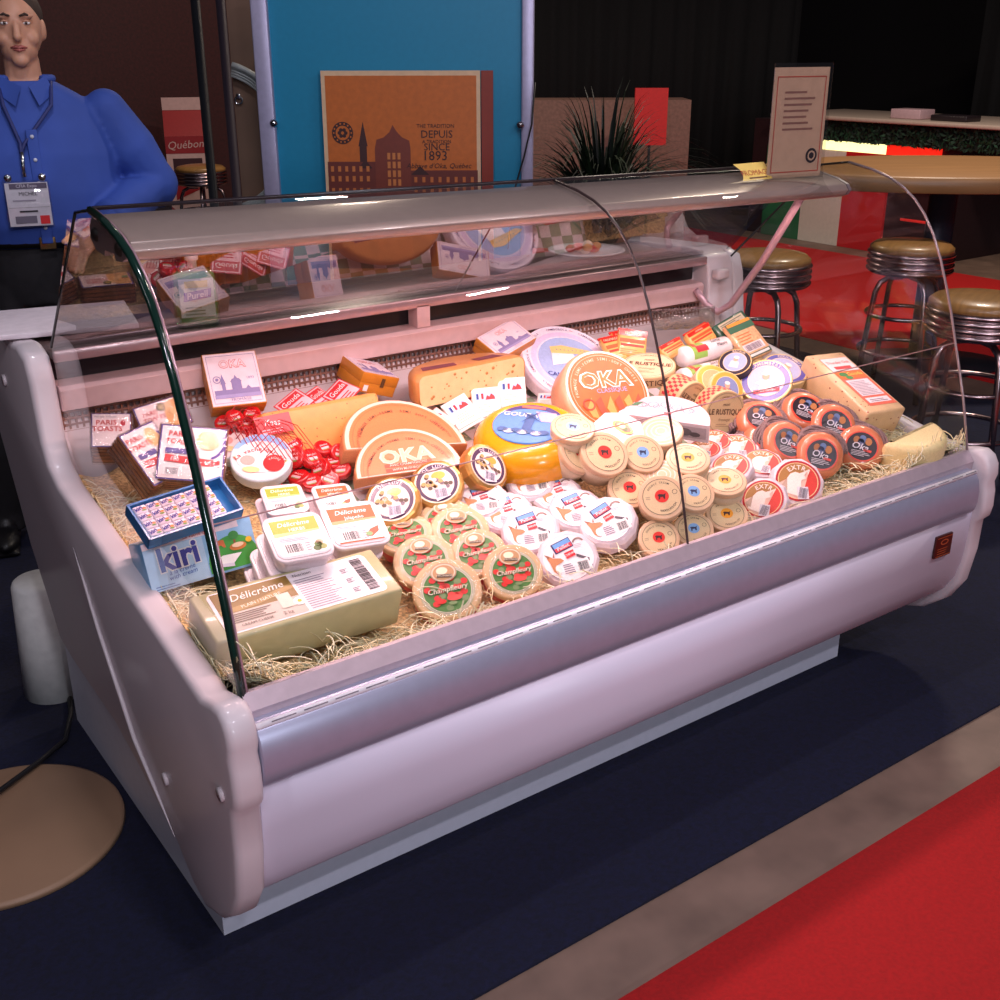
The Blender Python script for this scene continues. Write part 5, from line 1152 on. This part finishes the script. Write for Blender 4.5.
R4(330, 378, 160, 260, pbr, 2); R4(410, 478, 168, 260, pbr, 2); R4(377, 412, 148, 260, mat(124, 52, 36, .5), 3)
b.poly([P(377, 148), P(379, 140), P(386, 138), P(392, 133), P(395, 127), P(399, 133), P(404, 138), P(411, 141), P(412, 148)], mat(124, 52, 36, .5), 3)
b.poly([P(361, 146), P(370, 146), P(366, 124)], pdk, 3); R4(362, 369, 146, 160, pdk, 3); b.poly([P(360, 166), P(374, 166), P(367, 158)], pdk, 4); b.poly([P(412, 172), P(430, 172), P(421, 164)], pdk, 4)
for k in range(7):
    for yy in (164, 173, 184): R4(333+7*k, 336+7*k, yy, yy+5, mat(206, 120, 60), 5) if 333+7*k < 374 or yy > 0 and 333+7*k > 414 else None
for k in range(8):
    for yy in (174, 183): R4(415+8*k, 418+8*k, yy, yy+5, mat(200, 112, 56), 5)
for k in range(3):
    for yy in (152, 160, 168, 176): R4(389+5*k, 392+5*k, yy, yy+6, mat(206, 124, 64), 5)
tx = mat(60, 26, 26)
for s_, px, py, h in (('THE TRADITION', 437, 128, .022), ('DEPUIS', 438, 135.5, .044), ('A TRADITION', 438, 142, .02), ('SINCE', 438, 147, .042), ('1893', 436, 155, .056), ("Abbaye d'Oka, Québec", 440, 164, .03)):
    u, v = P(px, py); b.text(s_, u, v, h, tx, 4, 0, .001 if h > .03 else 0, .25 if 'bec' in s_ else 0)
u, v = P(346, 134); b.disc(u, v, .046, .046, tx, 4, 30); b.disc(u, v, .03, .03, porg, 5, 24)
for k in range(6): b.disc(u+.014*math.cos(k*PI/3), v+.014*math.sin(k*PI/3), .008, .008, tx, 6, 10)
for k in range(14): a = 2*PI*k/14; b.disc(u+.038*math.cos(a), v+.038*math.sin(a), .004, .004, porg, 6, 6)
b.build('printed_sheet', t)
# cable on the post, wooden panel with hanging hoses, dark posts
MB_ = MB(); MB_.tube([(X(534), -.05, 1.5), (X(531), -.06, 1.33), (X(524), -.06, 1.2), (X(512), -.07, 1.02), (X(508), -.08, .8)], .004, BLACK, 6); o = MB_.build('cable'); o.matrix_world = M0; tag(o, 'thin black cable hanging down the right post of the blue stand', 'cable')
M1 = facing(246, 160, 5.6); pp1 = F/5.6
b = MB(); b.box(-9/pp1, 14/pp1, .05, .09, 0, 2.0, mat(140, 108, 88, .6, var=.15, scale=3)); o = b.build('wooden_board'); o.matrix_world = M1; tag(o, 'narrow brown board with a metal hook, left of the blue stand', 'board')
b = MB(); b.tube([(-4/pp1+.018*math.cos(math.radians(q)), .036, 1.40+.018*math.sin(math.radians(q))) for q in range(0, 361, 30)], .004, CHROME, 6, False); b.box(-4/pp1-.01, -4/pp1+.01, .03, .05, 1.405, 1.43, CHROME, .003); o2 = b.build('wall_hook'); o2.matrix_world = M1; o2.parent = o; o2.matrix_parent_inverse = Matrix.Identity(4); o2.matrix_local = Matrix.Identity(4)
t = thing('hose_coil', 'coil of white hoses hanging between the brown board and the blue stand', 'hose', M1)
hm_ = mat(196, 200, 196, .35)
for k in range(5):
    r = .30+.012*k; MB().tube([(-.115+r*math.cos(math.radians(a)), .0-.006*k, 1.21+r*1.05*math.sin(math.radians(a))) for a in range(-75, 76, 6)], .008 if k < 4 else .014, hm_, 8).build('hose', t)
MB().tube([(.1, -.03, 1.345), (.24, .04, 1.345)], .005, CHROME, 6).build('bracket', t)
for px, w_, dist, lb, col in ((210, 9, 5.4, 'slim black post in front of the far bar stool', (26, 28, 34)), (234, 9, 5.8, 'dark violet-grey post beside the brown board', (58, 50, 62))):
    M = facing(px, 160, dist); b = MB(); hw = w_/2*dist/F; b.lathe([(hw, 2.3), (hw, .02), (.12, .015), (.12, 0)], mat(*col, .4, .2), 20); o = b.build('stand_post'); o.matrix_world = M; tag(o, lb, 'post')
# red and white carton on the floor far back
zc_ = atd(190, 143, 9.7).z-1.05
M = facing(187, 150, 9.7, 0, 14) @ T(0, 0, zc_)
t = thing('milk_carton', 'giant red and white gable-top carton display behind the far bar stool', 'carton display', M)
cw_ = mat(206, 170, 164, .5); cr_ = mat(150, 26, 32, .5)
b = MB(); b.box(-.17, .17, -.17, .17, -zc_, 1.12, cw_); b.add([(-.17, -.17, 1.12), (.17, -.17, 1.12), (.17, .17, 1.12), (-.17, .17, 1.12), (-.17, 0, 1.33), (.17, 0, 1.33)], [(0, 1, 5, 4), (2, 3, 4, 5), (1, 2, 5), (3, 0, 4)], cr_); b.box(-.17, .17, -.012, .012, 1.32, 1.42, cw_); b.build('carton', t)
b = MB(); b.M = T(0, -.171, 0) @ Matrix.Rotation(PI/2, 4, 'X'); b.L = .001; b.rect(-.17, .17, .98, 1.12, cr_, 1); b.text('Québon', 0, 1.05, .09, cw_, 2, 3, 0, .25); b.rect(-.12, .12, .80, .94, mat(60, 20, 26), 1); b.poly([(-.12, .74), (.1, .84), (.12, .70), (-.12, .60)], cr_, 2); b.text('100', .02, .75, .1, cw_, 3, 4); b.poly([(-.17, .55), (-.02, .4), (-.1, .4), (-.17, .46)], cr_, 1); b.build('print', t)
structure(MB().box(-1.2, 5.6, 10.6, 10.3, -.002, 3.2, mat(58, 16, 18, .7, var=.3)).build('wall_front'))
# grassy plant
M = facing(604, 150, 5.9, .007); t = thing('potted_grass', 'dark potted plant with long grassy leaves behind the canopy', 'plant', M)
MB().lathe([(.17, .62), (.16, .60), (.13, .0)], mat(30, 28, 30, .5), 28).build('pot', t)
b = MB(); rnd = random.Random(12); gl_ = (mat(18, 30, 18, .5), mat(30, 44, 24, .5), mat(12, 18, 14, .5))
for k in range(520):
    a = rnd.uniform(0, 6.28); r = rnd.uniform(.12, .85); h = rnd.uniform(.5, 1.2); d = V((math.cos(a), math.sin(a), 0)); s_ = V((-d.y, d.x, 0)); pts = []
    for i in range(7): q = i/6; pts.append(V((0, 0, .6))+d*(.04+r*q**1.4)+V((0, 0, h*(q*1.3-.75*q*q*(.6+r)))))
    vs = []
    for i, q in enumerate(pts): wd = .013*(1-i/6.3); vs += [q-s_*wd, q+s_*wd]
    b.add(vs, [(2*i, 2*i+1, 2*i+3, 2*i+2) for i in range(6)], gl_[k % 3])
b.build('leaves', t)
M = facing(650, 128, 9.0); b = MB(); zr = atd(645, 128, 9.0).z; b.box(-.13, .13, -.02, .02, zr-.13, zr+.3, mat(206, 30, 26, .5)); b.box(-.01, .01, 0, .02, 0, zr-.13, BLACK); o = b.build('red_sign'); o.matrix_world = M; tag(o, 'small red sign board far back, right of the plant', 'sign')
M = facing(600, 140, 9.5); b = MB(); b.box(-.6, .75, 0, .5, .004, 1.22, mat(128, 96, 84, .6, var=.2)); o = b.build('booth_counter'); o.matrix_world = M; tag(o, 'pale counter far back behind the grassy plant', 'counter')

# ---- floor things at the left
p = atz(45, 702, .007); o = MB(); o.M = T(.59, 2.90, .007); o.lathe([(.062, .335), (.068, .33), (.072, .32), (.086, .0), (.06, .0)], mat(240, 240, 236, .55, bump=.15, scale=40), 40); o = o.build('waste_bin'); tag(o, 'white round tapered bin on the carpet by the left end panel', 'bin')
t = thing('table_base', 'round beige table base plate on the carpet at the lower left', 'table base', T(.315, 2.33, .007))
MB().lathe([(.245, .014), (.253, .011), (.256, .0)], mat(150, 118, 92, .5, var=.1, scale=3), 64).build('base_plate', t)
MB().lathe([(.03, .9), (.03, .03), (.045, .02)], mat(90, 86, 90, .3, .6), 20).build('post', t) if 0 else None
cb = MB(); cb.tube([(.62, 2.90, .014), (.58, 2.74, .014), (.53, 2.62, .014), (.45, 2.54, .030), (.36, 2.48, .034), (.22, 2.40, .034), (.05, 2.34, .034), (-.1, 2.30, .014), (-.4, 2.2, .014)], .0065, BLACK, 8); tag(cb.build('power_cable'), 'black power cable running over the beige base plate to the case', 'cable')
o = MB(); o.M = T(.27, 2.86, .007) @ RZ(30); o.box(-.08, .03, -.05, .05, 0, .05, WHITE, .006); tag(o.build('small_carton'), 'white corner of a small box at the left picture edge', 'box')
# ================================================================== PERSON BEHIND THE CASE
pp = aty(42, 200, 4.0)
MP_ = T(pp.x, 4.0, .0065) @ RZ(-15)
person = thing('person', 'person in blue shirt and dark trousers standing behind the case at the left', 'person', MP_)
skin = mat(206, 152, 124, .5, sss=.15, var=.05)
def limb(b, pts, rs, m, n=14):
    """tapered limb through joints with rounded ends"""
    b.tube(pts, rs, m, n)
    for p, r in zip(pts, rs): b.ball(p, r, r, r, m, 14, 8)
def loft(b, rings, m, n=24):
    vs = []; fs = []
    for (cx, cy, z, rx, ry) in rings:
        for k in range(n):
            a = 2*PI*k/n; c, s_ = math.cos(a), math.sin(a)
            vs.append((cx+rx*math.copysign(abs(c)**.85, c), cy+ry*math.copysign(abs(s_)**.85, s_), z))
    for i in range(len(rings)-1):
        for k in range(n): fs.append((i*n+k, i*n+(k+1) % n, (i+1)*n+(k+1) % n, (i+1)*n+k))
    fs += [tuple(reversed(range(n))), tuple(range((len(rings)-1)*n, len(rings)*n))]
    b.add(vs, fs, m, True)
ARMS = {1: [(.235, .0, 1.445), (.360, .02, 1.205), (.15, -.20, 1.085)], -1: [(-.215, .0, 1.455), (-.36, .05, 1.20), (-.36, -.17, 1.06)]}
LEGS = {1: [(.10, 0, .93), (.125, -.02, .50), (.14, .02, .10)], -1: [(-.11, 0, .93), (-.20, -.03, .50), (-.28, .0, .10)]}
b = MB()
loft(b, [(0, 0, .88, .14, .10), (0, 0, 1.0, .145, .10), (0, 0, 1.12, .14, .095), (0, 0, 1.28, .155, .105), (0, 0, 1.42, .165, .10), (0, .005, 1.50, .12, .07), (0, .01, 1.545, .06, .055)], skin)
limb(b, [(0, .012, 1.50), (0, .0, 1.60)], [.058, .054], skin)
b.ball((0, .012, 1.70), .076, .094, .108, skin, 28, 18); b.ball((0, -.022, 1.635), .056, .062, .052, skin, 20, 12); b.ball((0, -.065, 1.60), .026, .022, .02, skin, 12, 8)
b.ball((0, -.094, 1.668), .014, .02, .016, skin, 12, 8); limb(b, [(0, -.083, 1.705), (0, -.096, 1.672)], [.009, .012], skin, 10)
for s_ in (-1, 1):
    b.ball((s_*.078, .015, 1.69), .010, .022, .033, skin, 12, 8); b.ball((s_*.030, -.072, 1.728), .026, .016, .010, skin, 12, 6); b.ball((s_*.038, -.045, 1.664), .027, .030, .026, skin, 12, 8)
    A = ARMS[s_]; limb(b, A, [.050, .042, .030], skin)
    w_ = V(A[2]); d = (V(A[2])-V(A[1])).normalized(); d = (d+V((0, -.2, -.1))).normalized(); sd = V((-s_, 0, 0)); sd = (sd-d*sd.dot(d)).normalized(); up_ = d.cross(sd)
    pal = w_+d*.055
    limb(b, [w_, w_+d*.03, w_+d*.085], [.029, .034, .030], skin); 
    for j, (off, L_) in enumerate(((-.028, .072), (-.010, .082), (.009, .077), (.027, .060))):
        q0 = w_+d*.085+sd*off*1.0; q1 = q0+d*L_*.45+V((0, 0, -.004)); q2 = q1+d*L_*.3+V((0, 0, -.014)); q3 = q2+d*L_*.2+V((0, 0, -.018))
        limb(b, [tuple(q) for q in (q0, q1, q2, q3)], [.0098, .0092, .0084, .0074], skin, 10)
    q0 = w_+d*.03+sd*.026; q1 = q0+sd*.030+d*.028; q2 = q1+d*.034+sd*.006
    limb(b, [tuple(q) for q in (q0, q1, q2)], [.014, .0115, .009], skin, 10)
    limb(b, LEGS[s_], [.082, .056, .042], skin); L3 = LEGS[s_][2]; limb(b, [L3, (L3[0], L3[1]-.07, .04)], [.036, .026], skin)
body = smooth_obj(b.build('body', person), .0055, 3, .4)
eyew = mat(232, 226, 222, .25); iris = mat(60, 44, 36, .25); hairm = mat(60, 44, 36, .7, bump=.6, scale=60, var=.3, stretch=(1, 1, .2))
for s_ in (-1, 1):
    b = MB(); b.ball((s_*.031, -.0725, 1.708), .0125, .0085, .0062, eyew, 16, 10); b.ball((s_*.031, -.0795, 1.7075), .0048, .0022, .0048, iris, 12, 8); b.tube([(s_*(.031-.014), -.074, 1.709), (s_*.031, -.0815, 1.7145), (s_*(.031+.014), -.071, 1.709)], .0026, skin, 8); b.build('eye', body)
    b = MB(); limb(b, [(s_*.016, -.088, 1.728), (s_*.03, -.088, 1.733), (s_*.047, -.076, 1.727)], [.003, .0042, .0025], hairm, 8); b.build('eyebrow', body)
b = MB(); lp = mat(176, 96, 88, .45); limb(b, [(-.022, -.078, 1.637), (-.008, -.087, 1.640), (0, -.088, 1.638), (.008, -.087, 1.640), (.022, -.078, 1.637)], [.003, .0052, .005, .0052, .003], lp, 8); limb(b, [(-.016, -.081, 1.632), (0, -.087, 1.630), (.016, -.081, 1.632)], [.003, .0055, .003], lp, 8); b.build('mouth', body)
b = MB(); b.ball((0, .03, 1.735), .083, .092, .09, hairm, 28, 16); b.ball((0, .075, 1.69), .072, .045, .075, hairm, 20, 12)
for s_ in (-1, 1): b.ball((s_*.062, .03, 1.735), .022, .05, .04, hairm, 14, 10)
smooth_obj(b.build('hair', person), .008, 3, .4)
# shirt: torso, sleeves with folds
shirt = mat(52, 82, 168, .75, bump=.9, scale=5, var=.12)
b = MB()
loft(b, [(0, 0, 1.03, .205, .135), (0, -.010, 1.10, .225, .150), (0, -.012, 1.20, .250, .150), (0, -.008, 1.32, .250, .142), (0, 0, 1.40, .232, .128), (0, .004, 1.455, .215, .105), (0, .008, 1.50, .155, .088), (0, .01, 1.54, .085, .075)], shirt)
rnd = random.Random(31)
for s_ in (-1, 1):
    A = [V(q) for q in ARMS[s_]]; m1 = A[0].lerp(A[1], .5); f1 = A[1].lerp(A[2], .35); f2 = A[1].lerp(A[2], .72)
    limb(b, [A[0], m1, A[1], f1, f2], [.070, .088, .086, .074, .062], shirt)
    for k in range(4):                                      # cloth folds round the elbow
        q = A[1].lerp(A[2] if k % 2 else A[0], .12+.1*k); r = .066
        b.tube([q+V((r*math.cos(t), r*.9*math.sin(t), .03*math.sin(t+k))) for t in [i*.5+k for i in range(8)]], .009, shirt, 8)
for k in range(7):                                          # soft hanging folds across the front
    x0 = rnd.uniform(-.12, .12); z0 = rnd.uniform(1.12, 1.36)
    b.tube([(x0+.05*(i-2), -.148+abs(x0+.05*(i-2))**2*1.8, z0-.03*math.sin(i*.8)) for i in range(5)], [.004, .009, .011, .009, .004], shirt, 8)
sh = smooth_obj(b.build('shirt', person), .009, 4, .45)
b = MB()
for s_ in (-1, 1): b.add([(s_*.012, -.088, 1.525), (s_*.065, -.05, 1.555), (s_*.085, -.062, 1.505), (s_*.035, -.118, 1.468)], [(0, 1, 2, 3)], shirt, True); b.tube([(s_*.085*math.cos(a), .01+.075*math.sin(a), 1.545) for a in [-.9+i*.5 for i in range(6)]], .012, shirt, 8)
b.build('collar', sh)
b = MB(); b.box(-.017, .017, -.158, -.140, 1.05, 1.40, shirt, .003)
b.build('button_band', sh)
for k in range(5): q = MB(); q.M = T(0, -.1595, 1.10+.07*k) @ Matrix.Rotation(PI/2, 4, 'X'); q.lathe([(.0055, .002), (.006, 0)], mat(206, 210, 226, .3), 14); q.build('button', sh)
for s_ in (-1, 1):
    A = [V(q) for q in ARMS[s_]]; d = (A[2]-A[1]).normalized(); q = A[1].lerp(A[2], .70); b = MB(); b.tube([q-d*.012, q+d*.004, q+d*.028], [.060, .066, .064], shirt, 20); b.build('rolled_cuff', sh)
trou = mat(24, 22, 26, .8, bump=.2, scale=30, var=.2)
b = MB(); loft(b, [(0, 0, .84, .18, .12), (0, 0, .94, .20, .128), (0, 0, 1.03, .200, .130), (0, 0, 1.06, .196, .128)], trou)
for s_ in (-1, 1): limb(b, LEGS[s_], [.096, .078, .07], trou); b.tube([LEGS[s_][2], (LEGS[s_][2][0], LEGS[s_][2][1]-.01, .03)], [.07, .072], trou, 16)
smooth_obj(b.build('trousers', person), .010, 4, .4)
b = MB(); loft(b, [(0, 0, 1.035, .212, .142), (0, 0, 1.065, .212, .142)], mat(18, 16, 16, .35)); bl = b.build('belt', person)
b = MB(); b.box(-.025, .025, -.150, -.138, 1.030, 1.070, mat(150, 120, 80, .25, .8), .003); b.build('buckle', bl)
for s_ in (-1, 1):
    L3 = LEGS[s_][2]; b = MB(); b.ball((L3[0], L3[1]-.02, .055), .050, .075, .055, BLACK, 16, 10); b.ball((L3[0], L3[1]-.12, .035), .048, .10, .036, BLACK, 18, 10); b.box(L3[0]-.043, L3[0]+.043, L3[1]-.21, L3[1]+.045, 0, .018, BLACK, .008)
    smooth_obj(b.build('shoe', person), .006, 3, .4)
# conference badge on its lanyard
iv = MP_.inverted(); q = iv @ aty(29, 205, 3.83)
t = thing('name_badge', 'white conference badge with red square hanging on a lanyard over the blue shirt', 'badge', MP_)
bx, bz = q.x, q.z; by = -.185
b = MB(); b.box(bx-.068, bx+.068, by, by+.004, bz-.07, bz+.075, glassy('badge_sleeve', (.96, .96, .96), 1.0, .04), .001); b.box(bx-.063, bx+.063, by+.0012, by+.0032, bz-.065, bz+.068, mat(226, 222, 232, .5)); b.build('badge_card', t)
b = MB(); b.M = T(bx, by-.0006, bz) @ Matrix.Rotation(PI/2, 4, 'X'); b.L = .0005
b.rect(-.05, .06, .050, .066, mat(90, 80, 100), 1); b.text('CFIA Expo', .0, .058, .014, mat(206, 200, 214), 2); b.text('MICHEL', .002, .034, .016, INK, 1, 0, .0006); b.lines(-.045, .05, .012, .022, 1, mat(150, 144, 160), 1, .4); b.rect(-.06, .06, -.008, -.007, GREY, 1); b.lines(-.03, .03, -.022, -.012, 1, INK, 1, .5); b.rect(-.045, .018, -.056, -.034, mat(110, 104, 120), 1); b.rect(.028, .056, -.06, -.034, mat(214, 40, 46), 1); b.build('badge_print', t)
for s_ in (-1, 1): b = MB(); b.ball((bx+s_*.05, by, bz+.083), .012, .006, .012, CHROME, 14, 8); b.build('clip', t)
b = MB(); b.tube([(bx, by, bz+.085), (bx, by+.004, bz+.12), (bx+.003, by+.006, bz+.16)], .006, CHROME, 10); b.build('swivel_hook', t)
b = MB(); lm_ = mat(40, 50, 110, .6)
for s_ in (-1, 1): b.tube([(bx, by+.006, bz+.155), (bx*.8+s_*.006, -.158, 1.36), (s_*.07, -.118, 1.47), (s_*.078, -.04, 1.535), (s_*.05, .075, 1.55), (0, .092, 1.553)], .006, lm_, 6)
b.build('lanyard', t)
